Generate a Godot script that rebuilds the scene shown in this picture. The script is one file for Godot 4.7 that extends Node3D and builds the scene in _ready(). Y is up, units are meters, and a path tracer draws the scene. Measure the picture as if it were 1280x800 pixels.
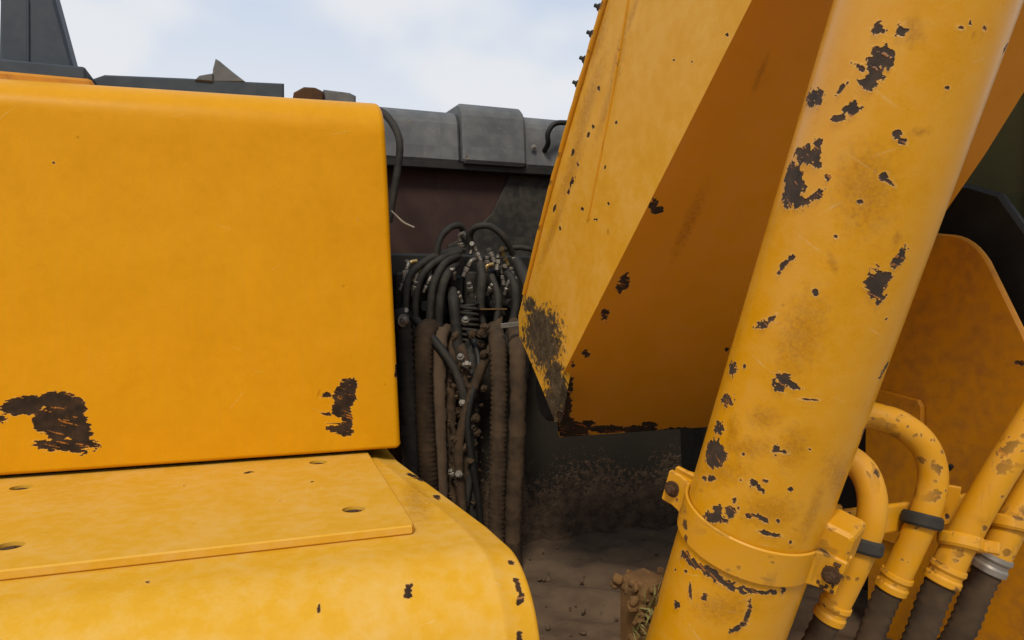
extends Node3D
# The front of a worn yellow excavator, seen from close to its right front corner. The machine's own axes are the world's: +Z its front, +X its left side.

var noise_low: PackedByteArray
var noise_mid: PackedByteArray
var noise_fine: PackedByteArray
var to_srgb: PackedByteArray
var M := {}
var machine: Node3D
const BASE := Vector3(0.4, 0.0, -1.5)
const EYE_HEIGHT := 1.6

# marks worn into the paint, each as centre, half axes (mm on the surface), turn and kind
const CYLINDER_MARKS := [
	[148.9, 811.8, 5.7, 4.2, 161, 0], [168, 812.4, 4.9, 3.4, 120, 0], [160.1, 789.8, 10.3, 8.2, 133, 0], [157.9, 778.5, 8.8, 6.7, 125, 0], [154.7, 767.5, 6.4, 4.4, -165, 0], [144.8, 780.3, 6.9, 2.1, 160, 0],
	[134.2, 762.4, 5.1, 2.1, -121, 0], [106, 751.9, 10.3, 5.9, 165, 0], [148.8, 745.1, 6.6, 5, -156, 0], [139.4, 736.9, 6.6, 2.9, -161, 0], [191.5, 731, 3.4, 3, 134, 0], [196.6, 727.3, 4.1, 2.4, 146, 0],
	[115.2, 700.3, 16, 7.9, -178, 0], [126.6, 710.8, 7.4, 4, 118, 0], [132.7, 695.1, 4.7, 3.9, 147, 0], [109, 672.2, 18.5, 11.7, 134, 0], [123.1, 658.1, 9.2, 6.6, -180, 0], [147.9, 685.1, 3.1, 2.7, 158, 0],
	[141.6, 668.3, 6.4, 3.6, -123, 0], [132, 660.9, 3.6, 2.2, -172, 0], [191.1, 696, 3.5, 3, 174, 0], [197.5, 692.4, 4.9, 1.4, 156, 0], [179.6, 671.5, 1.9, 1.7, 176, 0], [169.7, 636.8, 1.5, 1.3, 118, 0],
	[135.6, 606.2, 3.3, 3.1, 152, 0], [129.5, 596.3, 6.5, 2.7, -114, 0], [167.6, 582.4, 3.2, 2.5, 105, 0], [216.9, 601.6, 14.8, 8.7, 116, 0], [223.1, 611, 6.4, 3.7, -179, 0], [229.4, 629.1, 9.6, 4.6, -102, 0],
	[126.7, 535.8, 9.3, 3.2, -148, 0], [134.3, 543.8, 5.3, 2.1, -126, 0], [99.8, 475.1, 8.3, 6.3, 177, 0], [142.4, 561, 2.6, 1.5, -159, 1], [119.4, 486.5, 2.5, 1.6, -156, 0], [163.7, 488.8, 8.1, 6.1, 99, 0],
	[172, 489.5, 7.2, 3.7, -179, 0], [107.4, 442.3, 9.9, 5.9, -157, 0], [108.1, 409.3, 10.1, 5.9, -153, 0], [113.1, 381.1, 18.6, 14.4, -146, 0], [130.2, 415.9, 20, 10, 109, 1], [157.2, 447.3, 18.3, 12.1, -148, 1],
	[178, 420.5, 4, 3.6, -115, 0], [183.6, 420, 4.4, 2.2, -176, 0], [165.7, 415.9, 3.3, 2.4, -142, 1], [192.7, 480.4, 5.9, 1, -167, 0], [149.4, 400.2, 2.3, 1.6, -141, 0], [132.4, 401, 6.8, 5.3, 95, 1],
	[167.9, 376.9, 4.2, 3.3, -135, 0], [175.3, 373.8, 4.7, 2.6, 137, 0], [139.2, 319, 14.4, 5.9, -143, 0], [140.3, 328.8, 6.6, 4.1, -137, 0], [155.4, 335.3, 7.5, 4.6, -140, 0], [150.1, 321.1, 5, 3.3, -135, 0],
	[155, 348.8, 2.7, 1.7, 96, 0], [174.7, 340.9, 4.1, 2.2, -150, 0], [187.3, 342.6, 6.2, 2.4, 165, 0], [198.6, 328.1, 10.2, 2.4, 179, 0], [222.2, 323.1, 2.1, 1.6, 132, 0], [121.4, 354.5, 5.5, 3.3, -143, 0],
	[110.8, 348.7, 5, 2.6, -147, 0], [154.8, 373.8, 1.7, 1.3, -131, 0], [131.3, 252.9, 13.1, 4.1, -164, 0], [155, 256.5, 11.8, 5.2, -176, 0], [175.7, 254.6, 11, 4.5, 173, 0], [188.7, 253.7, 6.4, 2.9, 165, 0],
	[229.4, 273, 15.3, 2.8, 109, 0], [126.9, 192.1, 5.1, 3.7, -102, 0], [203.5, 227.4, 13.3, 2.5, 98, 0], [197.9, 207.3, 9.2, 3.2, -125, 0], [220.4, 260.1, 4.6, 3, 175, 0], [138.1, 220.3, 8.2, 2.3, 108, 0],
	[155.7, 227.1, 4, 2.7, 86, 0], [199.1, 291.5, 31.9, 5.8, -175, 1], [146.9, 256, 9.1, 3.1, -170, 0], [166.8, 254.7, 7.2, 4.1, -180, 0], [198.6, 257.5, 8.1, 2.5, -179, 0], [212.9, 258.1, 7.8, 2, 180, 0],
	[116.1, 251.9, 9, 4.8, -146, 0], [169.7, 260.6, 34.7, 9.1, 176, 1], [175.4, 223.7, 35.7, 18.4, -145, 1], [177.1, 812.9, 13.9, 8, 113, 1], [211.5, 821.3, 2, 1.2, -177, 0], [218.1, 825.6, 1.9, 1.3, 124, 0],
	[232.6, 824.6, 2, 1.4, 139, 0], [224.3, 818.1, 4.1, 1.5, 90, 1], [208.5, 737.6, 9, 4.1, -162, 1], [217.6, 775.3, 1.8, 1.2, 178, 0], [174.3, 612.4, 11.7, 4, 125, 1], [220.6, 645, 8.4, 4.7, 94, 1],
	[167.3, 538.9, 46.8, 21.5, 88, 1], [261.2, 395.2, 44.6, 16.9, 135, 1], [180.8, 680.3, 41.9, 25.3, 110, 1], [178.2, 384, 2.2, 1.4, -165, 0], [208.4, 429.8, 1.6, 1.1, 143, 0], [173.8, 279.1, 2.1, 1.8, -128, 1],
	[201.3, 344.9, 2, 1.7, 121, 0], [109.9, 333.2, 6.7, 2.1, -153, 1], [224.8, 316.4, 3.1, 1.6, -177, 1], [124.3, 236.8, 2.1, 1.2, -146, 0], [152.5, 303.7, 2.9, 1.5, -133, 0], [221.3, 338.5, 4.8, 1.8, 155, 1],
	[134.1, 283.1, 5.8, 2.4, -166, 0], [141.1, 280.4, 4.9, 1.9, -131, 0], [236.6, 291.7, 2.6, 1.2, 175, 0], [202.7, 383.5, 2.2, 1.9, 118, 0], [156.5, 289.9, 5.5, 2.1, -145, 1], [108.2, 673.6, 20.8, 13.9, 140, 0],
	[110, 660, 13, 9.5, 158, 0], [96.6, 749.3, 12.3, 6.3, 161, 0], [130.3, 368.9, 35.4, 16.6, -145, 1], [190.1, 352.4, 30.9, 18, -157, 1], [148.7, 408.2, 36.7, 11.5, -151, 1], [192.2, 427.5, 25.6, 14.8, 91, 1],
	[234.8, 360.5, 36.2, 8.7, 91, 1],
]
const BOX_MARKS := [
	[218.5, 117.6, 23.5, 12.4, -173, 3], [266.3, 125, 24.1, 9.8, 177, 3], [286.7, 108.5, 20.9, 19.6, 161, 3], [300.7, 68.3, 28.3, 12.3, 95, 3], [265.8, 95.6, 21.8, 18.1, 172, 3], [269, 70.2, 15.8, 11.2, 174, 3],
	[282, 45.5, 30.5, 7, 176, 3], [246.5, 88.4, 14.8, 9.8, 117, 3], [185.5, 97.3, 6.9, 5.5, 173, 0], [197.4, 113.1, 11.6, 4.1, -171, 0], [758.5, 111.1, 18.6, 17.3, 163, 3], [766.4, 132.9, 10.8, 7.9, 176, 3],
	[747.5, 84.8, 11.2, 10.6, 118, 3], [762.8, 66.6, 14.3, 6.2, 90, 3], [748.8, 43.7, 14, 4.7, 166, 3], [724.8, 114.2, 9.1, 4.7, -173, 0], [724.6, 76.6, 7.6, 3.4, 176, 0], [708.3, 118, 9.2, 3.1, 70, 1],
	[861.3, 154.9, 11.3, 3.2, 90, 0], [864.7, 179, 6.5, 2.4, 90, 0], [837.1, 130.1, 3.2, 2.4, 92, 1], [756.9, 326.4, 3.1, 3.1, 74, 1], [306.4, 582.4, 2.8, 2.4, 74, 1],
]
const SIDE_MARKS := [
	[779.1, 608, 3.3, 1.7, 153, 0], [329.2, 515.8, 82.7, 23.5, 41, 1], [403.6, 622.9, 83.7, 23.3, 45, 1], [441.7, 715.3, 63.1, 20.4, 46, 1], [260.3, 467.7, 9.6, 4.4, 32, 0], [286.8, 428.2, 4.6, 4.2, 138, 0],
	[404, 570, 6.4, 3.8, 25, 0], [362.9, 529.5, 5.1, 3.9, 154, 0], [466.2, 506.5, 4.3, 2.5, 165, 0], [477.8, 448.3, 4.2, 1.9, 171, 0], [435.3, 427.6, 5.9, 1.9, 173, 0], [382.9, 450.5, 4.9, 4, 159, 0],
	[342.7, 555.3, 6.4, 4.4, 28, 0], [442.3, 638.7, 4.4, 3.3, 129, 0], [339.6, 504.4, 9.1, 5.2, 23, 0], [325.9, 488.1, 5.7, 4.1, 162, 0], [422.2, 580.5, 4.4, 2.5, 161, 0], [503.5, 568.5, 3.8, 1.9, 163, 0],
	[665.4, 613.4, 2.9, 1.4, 157, 0], [708.3, 598.1, 2.5, 1.2, 157, 0], [405.1, 430.7, 9.3, 2.6, 174, 1], [478.1, 404.4, 5.6, 4.9, 155, 1], [175.7, 254.1, 64.8, 28.5, -178, 4], [217.9, 203.1, 79.9, 41.9, -169, 4],
	[257.9, 157.7, 46.8, 29.8, -171, 4], [131.1, 285.3, 36.6, 16.3, -179, 4], [250.3, 108.6, 47.6, 29.8, -168, 4], [280.9, 127.5, 39.2, 33.1, 72, 4], [277.3, 89.9, 45.9, 23.4, -169, 4], [188.6, 234.1, 99.1, 44.4, -170, 4],
	[288.6, 84.3, 19, 13, -163, 0], [481.8, 615.6, 80.4, 13.4, 51, 1], [515.4, 678.7, 68.9, 13.3, 55, 1], [362.7, 565.1, 87.2, 14.5, 43, 1], [248.9, 424.3, 93.9, 15.7, 43, 1], [418.2, 710.2, 77.9, 18, 47, 1],
	[552.2, 713.1, 33, 7.6, 50, 1],
]
const UNDER_MARKS := [
	[113.4, 83.2, 38.7, 17.6, 166, 0], [189.4, 65.6, 47.7, 13.8, 171, 0], [270.6, 53.3, 46.8, 18.5, 167, 0], [377.2, 37.9, 53, 13, 171, 0], [456.3, 25.5, 50.9, 13.3, 171, 0], [60.1, 169.6, 57.5, 9.6, 109, 0],
	[82.5, 101.6, 27.6, 15.7, 123, 0], [89, 70.7, 29.6, 18.8, 147, 0], [122.2, 57.6, 28.2, 14.7, 162, 0], [133.3, 93.2, 17.1, 10.6, 149, 0], [286.4, 70.6, 22.4, 13, 145, 0], [44.3, 237.2, 27.7, 6.1, 110, 0],
	[37.6, 242.8, 22, 4.6, 109, 0], [37.2, 665.7, 9.2, 6.3, 144, 0], [29.5, 671.3, 13, 5.8, 120, 0], [45.3, 519.3, 16.2, 7.7, 119, 0], [44.2, 500.7, 10.6, 6.3, 126, 0], [41, 438.1, 15.5, 5.4, 114, 0],
	[43.5, 332, 10.3, 5.6, 120, 0], [29.7, 299.8, 7.8, 2.9, 112, 0], [39.1, 252.8, 8.3, 3.7, 115, 0], [337.5, 332.3, 7.5, 3, 126, 0], [383.2, 241.9, 9.9, 3.3, 123, 1], [80.3, 890.1, 28.2, 4.7, 101, 1],
	[101, 640.9, 71, 11.8, 96, 1],
]
const STEP_MARKS := [
	[966.4, 126.1, 18.2, 8.6, -99, 0], [978.1, 156.2, 24.9, 9.6, -99, 0], [975.4, 293.2, 14.7, 5.3, 103, 0], [862.9, 623.6, 9.9, 4.2, 99, 0], [997.9, 633.3, 10.7, 3.6, -82, 0], [998, 649.9, 7.7, 4.8, 111, 0],
	[967.4, 709.4, 5.5, 4.4, 111, 0], [982.3, 707.6, 15.5, 3.6, 111, 0], [971.1, 719.8, 5.3, 4.3, -162, 0], [760, 629.3, 4.6, 1.7, 92, 0], [577.5, 548.3, 4, 1.6, 77, 0], [1001.6, 593.5, 5.8, 3.1, 109, 0],
	[968.6, 441.4, 5.7, 2.3, 104, 1], [935.1, 319.1, 126.6, 21.1, 97, 1],
]

func _ready():
	# camera
	var cam := Camera3D.new()
	cam.name = "camera"
	cam.position = Vector3(0, EYE_HEIGHT, 0)
	cam.rotation_degrees = Vector3(-1.72, -19.4, 0)
	cam.fov = 47.92
	cam.near = 0.02
	cam.far = 2000.0
	add_child(cam)
	cam.current = true
	make_noise()
	# sky and light
	var env := Environment.new()
	env.background_mode = Environment.BG_SKY
	var sky := Sky.new()
	var pano := PanoramaSkyMaterial.new()
	pano.panorama = sky_picture()
	pano.energy_multiplier = 1.0
	sky.sky_material = pano
	env.sky = sky
	env.ambient_light_source = Environment.AMBIENT_SOURCE_SKY
	env.tonemap_mode = Environment.TONE_MAPPER_LINEAR
	env.tonemap_exposure = 1.15
	env.sdfgi_enabled = true
	env.ssao_enabled = true
	env.ssil_enabled = true
	var we := WorldEnvironment.new()
	we.name = "environment"
	we.environment = env
	add_child(we)
	var sun := DirectionalLight3D.new()
	sun.name = "sun"
	sun.light_color = Color(1.0, 0.95, 0.86)
	sun.light_energy = 0.7
	sun.light_angular_distance = 14.0
	sun.shadow_enabled = true
	add_child(sun)
	sun.look_at_from_position(Vector3(-3.2, 8.0, 6.2), Vector3.ZERO)
	materials()
	setting()
	machine = Node3D.new()
	machine.name = "excavator"
	machine.position = BASE
	machine.set_meta("label", "yellow excavator with chipped paint, its raised boom and cylinder beside a square front box")
	machine.set_meta("category", "excavator")
	add_child(machine)
	deck()
	storage_box()
	step()
	engine_hood()
	boom()
	side_plate()
	cab()
	valve_bank()
	big_hoses()
	cylinder()
	pipes()
	loose_things()


# ---------------------------------------------------------------- noise, sky, paint

func tile(frequency: float, octaves: int, seed_: int) -> PackedByteArray:
	var n := FastNoiseLite.new()
	n.noise_type = FastNoiseLite.TYPE_SIMPLEX_SMOOTH
	n.frequency = frequency
	n.fractal_octaves = octaves
	n.seed = seed_
	var im := n.get_seamless_image(512, 512)
	im.convert(Image.FORMAT_L8)
	return im.get_data()


func make_noise():
	noise_low = tile(0.007, 3, 3)
	noise_mid = tile(0.035, 3, 7)
	noise_fine = tile(0.16, 2, 11)
	to_srgb.resize(2048)
	for i in 2048:
		var c := i / 2047.0
		to_srgb[i] = int(round(255.0 * (12.92 * c if c < 0.0031308 else 1.055 * pow(c, 1.0 / 2.4) - 0.055)))


func sky_picture() -> ImageTexture:
	var w := 768
	var h := 384
	var n := FastNoiseLite.new()
	n.frequency = 1.1
	n.fractal_octaves = 5
	n.seed = 21
	var data := PackedByteArray()
	data.resize(w * h * 3)
	for y in h:
		var up := PI * (0.5 - (y + 0.5) / h)
		for x in w:
			var a := TAU * (x + 0.5) / w
			var d := Vector3(cos(a) * cos(up), sin(up), sin(a) * cos(up))
			var c: Vector3
			if d.y < 0.0:
				c = Vector3(0.16, 0.15, 0.13)
			else:
				var clear := Vector3(0.705, 0.74, 0.795).lerp(Vector3(0.27, 0.39, 0.60), pow(clampf(d.y / 0.9, 0, 1), 0.9))
				var p := d / (d.y + 0.22)
				var k := n.get_noise_3d(p.x * 1.2, 0.0, p.z * 1.2) * 0.5 + 0.5
				var cover := smoothstep(0.36, 0.66, k) * 0.85
				var cloud := Vector3(0.715, 0.725, 0.745).lerp(Vector3(0.55, 0.58, 0.63), smoothstep(0.5, 1.0, d.y))
				c = clear.lerp(cloud, maxf(cover, 0.85 * (1.0 - smoothstep(0.1, 0.42, d.y))))
			var o := (y * w + x) * 3
			data[o] = to_srgb[int(clampf(c.x, 0, 1) * 2047)]
			data[o + 1] = to_srgb[int(clampf(c.y, 0, 1) * 2047)]
			data[o + 2] = to_srgb[int(clampf(c.z, 0, 1) * 2047)]
	return ImageTexture.create_from_image(Image.create_from_data(w, h, false, Image.FORMAT_RGB8, data))


# A coat of paint (or mud, rubber, rust): base colour with drift, a dusting that can carry painted shade, specks and the marks worn into it. Sizes in mm.
func coat(wide: float, high: float, per_mm: float, base: Vector3, marks: Array, o: Dictionary = {}) -> StandardMaterial3D:
	var w := int(wide * per_mm)
	var h := int(high * per_mm)
	var dust_shade_colour: Vector3 = o.get("dust_shade_colour", Vector3(0.42, 0.31, 0.17))
	var dust_shade: float = o.get("dust_shade", 0.25)
	var drift: float = o.get("drift", 0.16)
	var speck: float = o.get("speck", 0.5)
	var rough: float = o.get("rough", 0.5)
	var streak: float = o.get("streak", 0.0)
	var bleed: float = o.get("bleed", 0.0)
	var mark_colour: Vector3 = o.get("mark_colour", Vector3(0.034, 0.022, 0.015))
	var mud_colour: Vector3 = o.get("mud_colour", Vector3(0.075, 0.056, 0.034))
	var off: int = o.get("seed", 0) * 97
	var area := w * h
	var alb := PackedByteArray()
	alb.resize(area * 3)
	var rgh := PackedByteArray()
	rgh.resize(area)
	var hgt := PackedByteArray()
	hgt.resize(area)
	var field := PackedFloat32Array()
	field.resize(area)
	field.fill(-99.0)
	var stain := PackedFloat32Array()
	stain.resize(area)
	var mud := PackedFloat32Array()
	mud.resize(area)
	var all := marks.duplicate()
	var rng := RandomNumberGenerator.new()
	rng.seed = 40 + off
	for i in int(o.get("chips", 0)):
		var s := 1.0 + 5.0 * pow(rng.randf(), 3.0)
		all.append([rng.randf_range(12, wide - 12), rng.randf_range(12, high - 12), s * rng.randf_range(1.0, 2.2), s, rng.randf() * 180.0, 0 if rng.randf() < 0.85 else 1])
	for i in int(o.get("scuffs", 0)):
		all.append([rng.randf_range(30, wide - 30), rng.randf_range(30, high - 30), rng.randf_range(6, 28), rng.randf_range(0.5, 1.1), rng.randf_range(-35.0, 60.0), 5])
	var scuff := PackedFloat32Array()
	scuff.resize(area)
	for m in all:
		var cx: float = m[0] * per_mm
		var cy: float = m[1] * per_mm
		var ra: float = maxf(m[2] * per_mm, 0.6)
		var rb: float = maxf(m[3] * per_mm, 0.5)
		var turn := deg_to_rad(m[4])
		var ca := cos(turn)
		var sa := sin(turn)
		var kind: int = m[5]
		var reach := maxf(ra, rb) * 1.6 + 4.0
		var least := minf(ra, rb)
		var amp: float = minf(least * 1.1, 6.0 * per_mm) if kind != 3 else 9.0 * per_mm
		for y in range(maxi(0, int(cy - reach)), mini(h, int(cy + reach) + 1)):
			for x in range(maxi(0, int(cx - reach)), mini(w, int(cx + reach) + 1)):
				var dx := x - cx
				var dy := y - cy
				var d := sqrt(pow((dx * ca + dy * sa) / ra, 2.0) + pow((dy * ca - dx * sa) / rb, 2.0))
				var i := y * w + x
				var nm := (noise_mid[((y * 2 + off) & 511) * 512 + ((x * 2 + off) & 511)] + noise_fine[((y + off) & 511) * 512 + ((x + off) & 511)] * 0.6) / 204.0 - 1.0
				if kind == 1:
					stain[i] = maxf(stain[i], clampf((1.25 - d + nm * 0.5), 0.0, 1.0))
				elif kind == 5:
					scuff[i] = maxf(scuff[i], clampf((1.0 - d + nm * 0.9) * 0.8, 0.0, 1.0))
				elif kind == 4:
					mud[i] = maxf(mud[i], clampf((1.15 - d + nm * 0.7) * 3.0, 0.0, 1.0))
				else:
					if kind == 3:
						nm = (noise_mid[((y * 2 + off) & 511) * 512 + ((x + off) & 511)] + noise_fine[((y + off) & 511) * 512 + ((int(x * 0.4) + off) & 511)]) / 255.0 - 1.0
						nm = nm * 0.8 + 0.42
					field[i] = maxf(field[i], (1.0 - d) * least + (nm + 0.12) * amp)
	for y in h:
		for x in w:
			var i := y * w + x
			var a := noise_low[((y + off) & 511) * 512 + ((x + off * 3) & 511)] / 255.0
			var b := noise_mid[((y + off) & 511) * 512 + ((x + off * 5) & 511)] / 255.0
			var c := noise_fine[((y + off) & 511) * 512 + ((x + off) & 511)] / 255.0
			var tone := 1.0 + (a - 0.5) * drift + (b - 0.5) * 0.07 + (c - 0.5) * 0.05
			var d := clampf((a * 0.55 + b * 0.5 + c * 0.15 - 0.45) * 1.6, 0.0, 1.0) * dust_shade
			if streak > 0.0:
				var s := noise_mid[((y >> 3) & 511) * 512 + ((x * 2 + off) & 511)] / 255.0
				d = clampf(d + (s - 0.62) * streak, 0.0, 0.8)
			var r := base.x * tone
			var g := base.y * tone
			var bl := base.z * tone
			r += (dust_shade_colour.x - r) * d
			g += (dust_shade_colour.y - g) * d
			bl += (dust_shade_colour.z - bl) * d
			var ro := rough + d * 0.3 + (c - 0.5) * 0.08
			var he := 0.72 + (c - 0.5) * 0.03 + (b - 0.5) * 0.05
			if c * 0.6 + b * 0.5 > 1.06 - speck * 0.14:
				r *= 0.55
				g *= 0.48
				bl *= 0.5
			var sc := scuff[i]
			if sc > 0.0:
				sc *= 0.45
				r += (0.66 - r) * sc
				g += (0.50 - g) * sc
				bl += (0.26 - bl) * sc
				ro += 0.15 * sc
			var st := stain[i]
			if bleed > 0.0:   # rust run down from the chips above
				var up := 0.0
				for k in [3, 7, 12]:
					if y + k < h and field[i + k * w] > 0.5:
						up += 0.22
				st = maxf(st, up * bleed * (0.6 + c))
			if st > 0.0:
				st *= 0.55 * (0.35 + c * 0.8)
				r += (r * 0.42 - r) * st
				g += (g * 0.33 - g) * st
				bl += (bl * 0.5 - bl) * st
			var mu := mud[i]
			if mu > 0.0:
				var k := 0.45 + b * 0.9 + (0.5 if c > 0.72 else 0.0)
				r += (mud_colour.x * k - r) * mu
				g += (mud_colour.y * k - g) * mu
				bl += (mud_colour.z * k - bl) * mu
				ro += (0.85 - ro) * mu
				he += mu * (0.1 + (b - 0.5) * 0.5 + (c - 0.5) * 0.2)
			var f := field[i]
			if f > -1.6 * per_mm:
				if f < 0.0:
					var rim := 1.0 + f / (1.6 * per_mm)
					r += (0.68 - r) * rim * 0.32
					g += (0.46 - g) * rim * 0.32
					bl += (0.19 - bl) * rim * 0.32
					he += 0.10 * rim
				elif noise_mid[((y * 3 + x) & 511) * 512 + ((int(x * 0.5 - y * 0.2) + off) & 511)] > 188 and c > 0.35:
					r *= 0.55
					g *= 0.42
					bl += 0.01
					he -= 0.1
				else:
					var deep := clampf(f / (2.5 * per_mm), 0.0, 1.0)
					var k := 0.6 + b * 0.8
					var rust := clampf((a + b - 0.9) * 1.4, 0.0, 1.0) * 0.5
					r = lerpf(0.055, mark_colour.x, deep) * k + rust * 0.030
					g = lerpf(0.026, mark_colour.y, deep) * k + rust * 0.012
					bl = lerpf(0.012, mark_colour.z, deep) * k
					ro = 0.78
					he = 0.72 - 0.4 * clampf(f / (0.7 * per_mm), 0.0, 1.0) + (c - 0.5) * 0.12
			alb[i * 3] = to_srgb[int(clampf(r, 0.0, 1.0) * 2047.0)]
			alb[i * 3 + 1] = to_srgb[int(clampf(g, 0.0, 1.0) * 2047.0)]
			alb[i * 3 + 2] = to_srgb[int(clampf(bl, 0.0, 1.0) * 2047.0)]
			rgh[i] = int(clampf(ro, 0.05, 1.0) * 255.0)
			hgt[i] = int(clampf(he, 0.0, 1.0) * 255.0)
	var m := StandardMaterial3D.new()
	m.albedo_texture = ImageTexture.create_from_image(Image.create_from_data(w, h, false, Image.FORMAT_RGB8, alb))
	m.roughness = 1.0
	m.roughness_texture = ImageTexture.create_from_image(Image.create_from_data(w, h, false, Image.FORMAT_L8, rgh))
	m.metallic_specular = o.get("specular", 0.4)
	var bump := Image.create_from_data(w, h, false, Image.FORMAT_L8, hgt)
	bump.bump_map_to_normal_map(o.get("relief", 2.0))
	m.normal_enabled = true
	m.normal_scale = 1.0
	m.normal_texture = ImageTexture.create_from_image(bump)
	return m


func tiled(m: StandardMaterial3D, metres: float) -> StandardMaterial3D:
	m.uv1_triplanar = true
	m.uv1_scale = Vector3.ONE / metres
	return m


func plain(c: Vector3, rough: float, metallic := 0.0) -> StandardMaterial3D:
	var m := StandardMaterial3D.new()
	m.albedo_color = Color(c.x, c.y, c.z).linear_to_srgb()
	m.roughness = rough
	m.metallic = metallic
	return m


const YELLOW := Vector3(0.62, 0.285, 0.003)

func materials():
	M.cylinder = coat(471, 1000, 1.4, YELLOW, CYLINDER_MARKS, {"scuffs": 50, "bleed": 1.0, "dust_shade": 0.36, "speck": 0.75, "seed": 1, "rough": 0.30, "specular": 0.5, "chips": 26, "dust_shade_colour": Vector3(0.52, 0.31, 0.07)})
	M.box = coat(900, 900, 1.0, YELLOW, BOX_MARKS, {"scuffs": 14, "chips": 7, "streak": 0.2, "dust_shade": 0.13, "speck": 0.1, "seed": 2, "rough": 0.42, "specular": 0.25, "drift": 0.08, "dust_shade_colour": Vector3(0.5, 0.25, 0.03)})
	M.side = coat(1100, 1000, 0.9, Vector3(0.65, 0.335, 0.022), SIDE_MARKS, {"drift": 0.1, "dust_shade": 0.30, "speck": 0.4, "seed": 3, "rough": 0.5, "specular": 0.3, "dust_shade_colour": Vector3(0.64, 0.46, 0.19)})
	M.under = coat(600, 1200, 0.9, Vector3(0.68, 0.272, 0.006), UNDER_MARKS, {"dust_shade": 0.3, "speck": 0.15, "seed": 4, "rough": 0.5, "dust_shade_colour": Vector3(0.46, 0.19, 0.07)})  # reddish tone of the shaded underside put into paint and dusting
	M.step = coat(1030, 900, 0.9, Vector3(0.655, 0.350, 0.022), STEP_MARKS, {"scuffs": 60, "chips": 10, "dust_shade": 0.42, "drift": 0.08, "speck": 0.35, "seed": 5, "rough": 0.5, "specular": 0.25, "dust_shade_colour": Vector3(0.60, 0.45, 0.20)})
	M.cover = tiled(coat(512, 512, 1.0, Vector3(0.64, 0.345, 0.028), [], {"scuffs": 45, "chips": 8, "dust_shade": 0.30, "drift": 0.08, "speck": 0.4, "seed": 6, "rough": 0.52, "specular": 0.25, "dust_shade_colour": Vector3(0.58, 0.45, 0.24)}), 0.512)
	M.yellow = tiled(coat(512, 512, 1.0, YELLOW, [], {"dust_shade": 0.45, "speck": 1.0, "seed": 7, "rough": 0.45, "drift": 0.3, "chips": 420, "dust_shade_colour": Vector3(0.40, 0.24, 0.08)}), 0.512)
	M.plate = tiled(coat(512, 512, 1.0, Vector3(0.56, 0.225, 0.003), [], {"dust_shade": 0.7, "speck": 0.2, "seed": 8, "rough": 0.5, "chips": 5, "dust_shade_colour": Vector3(0.20, 0.075, 0.022)}), 0.512)  # shaded yellow: dark brown dusting puts the shade beside the boom into the colour
	M.rusty = tiled(coat(256, 256, 1.0, Vector3(0.11, 0.058, 0.022), [], {"dust_shade": 0.6, "speck": 1.2, "seed": 9, "rough": 0.8, "chips": 20, "dust_shade_colour": Vector3(0.24, 0.13, 0.035), "relief": 4.0}), 0.256)
	M.mud = tiled(coat(512, 512, 1.0, Vector3(0.100, 0.066, 0.041), [], {"dust_shade": 0.6, "drift": 0.5, "speck": 0.9, "seed": 10, "rough": 0.9, "dust_shade_colour": Vector3(0.15, 0.102, 0.064), "relief": 8.0}), 0.512)
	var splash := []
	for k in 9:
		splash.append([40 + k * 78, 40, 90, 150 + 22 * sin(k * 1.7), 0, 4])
	M.wall = coat(700, 550, 0.7, Vector3(0.022, 0.018, 0.013), splash, {"dust_shade": 0.4, "seed": 20, "rough": 0.85, "dust_shade_colour": Vector3(0.035, 0.028, 0.02), "mud_colour": Vector3(0.085, 0.056, 0.035), "relief": 4.0})  # near-black wall paints the shade under the boom; mud below it
	M.soil = tiled(coat(512, 512, 1.0, Vector3(0.31, 0.235, 0.16), [], {"dust_shade": 0.6, "drift": 0.5, "speck": 0.9, "seed": 11, "rough": 0.95, "dust_shade_colour": Vector3(0.42, 0.34, 0.25), "relief": 8.0}), 3.0)
	M.hose_mud = tiled(coat(256, 256, 1.0, Vector3(0.040, 0.025, 0.014), [], {"dust_shade": 0.8, "drift": 0.6, "speck": 0.8, "seed": 12, "rough": 0.85, "dust_shade_colour": Vector3(0.12, 0.076, 0.042), "relief": 5.0}), 0.256)
	M.rubber = tiled(coat(256, 256, 1.0, Vector3(0.018, 0.017, 0.016), [], {"dust_shade": 0.55, "speck": 0.3, "seed": 13, "rough": 0.7, "dust_shade_colour": Vector3(0.10, 0.085, 0.065)}), 0.256)
	M.black = tiled(coat(256, 256, 1.0, Vector3(0.014, 0.014, 0.013), [], {"dust_shade": 0.3, "speck": 0.2, "seed": 14, "rough": 0.55, "dust_shade_colour": Vector3(0.05, 0.042, 0.032)}), 0.256)
	M.grey = tiled(coat(512, 512, 0.7, Vector3(0.095, 0.100, 0.106), [], {"drift": 0.4, "chips": 12, "scuffs": 20, "dust_shade": 0.6, "speck": 0.2, "seed": 15, "rough": 0.6, "dust_shade_colour": Vector3(0.20, 0.20, 0.19)}), 0.512)
	M.dark_grey = tiled(coat(256, 256, 1.0, Vector3(0.034, 0.046, 0.062), [], {"dust_shade": 0.3, "speck": 0.2, "seed": 16, "rough": 0.55, "dust_shade_colour": Vector3(0.085, 0.092, 0.10)}), 0.256)
	M.maroon = tiled(coat(512, 512, 0.7, Vector3(0.042, 0.021, 0.018), [], {"dust_shade": 0.3, "drift": 0.4, "speck": 0.4, "seed": 17, "rough": 0.7, "dust_shade_colour": Vector3(0.085, 0.045, 0.028)}), 0.512)
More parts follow.
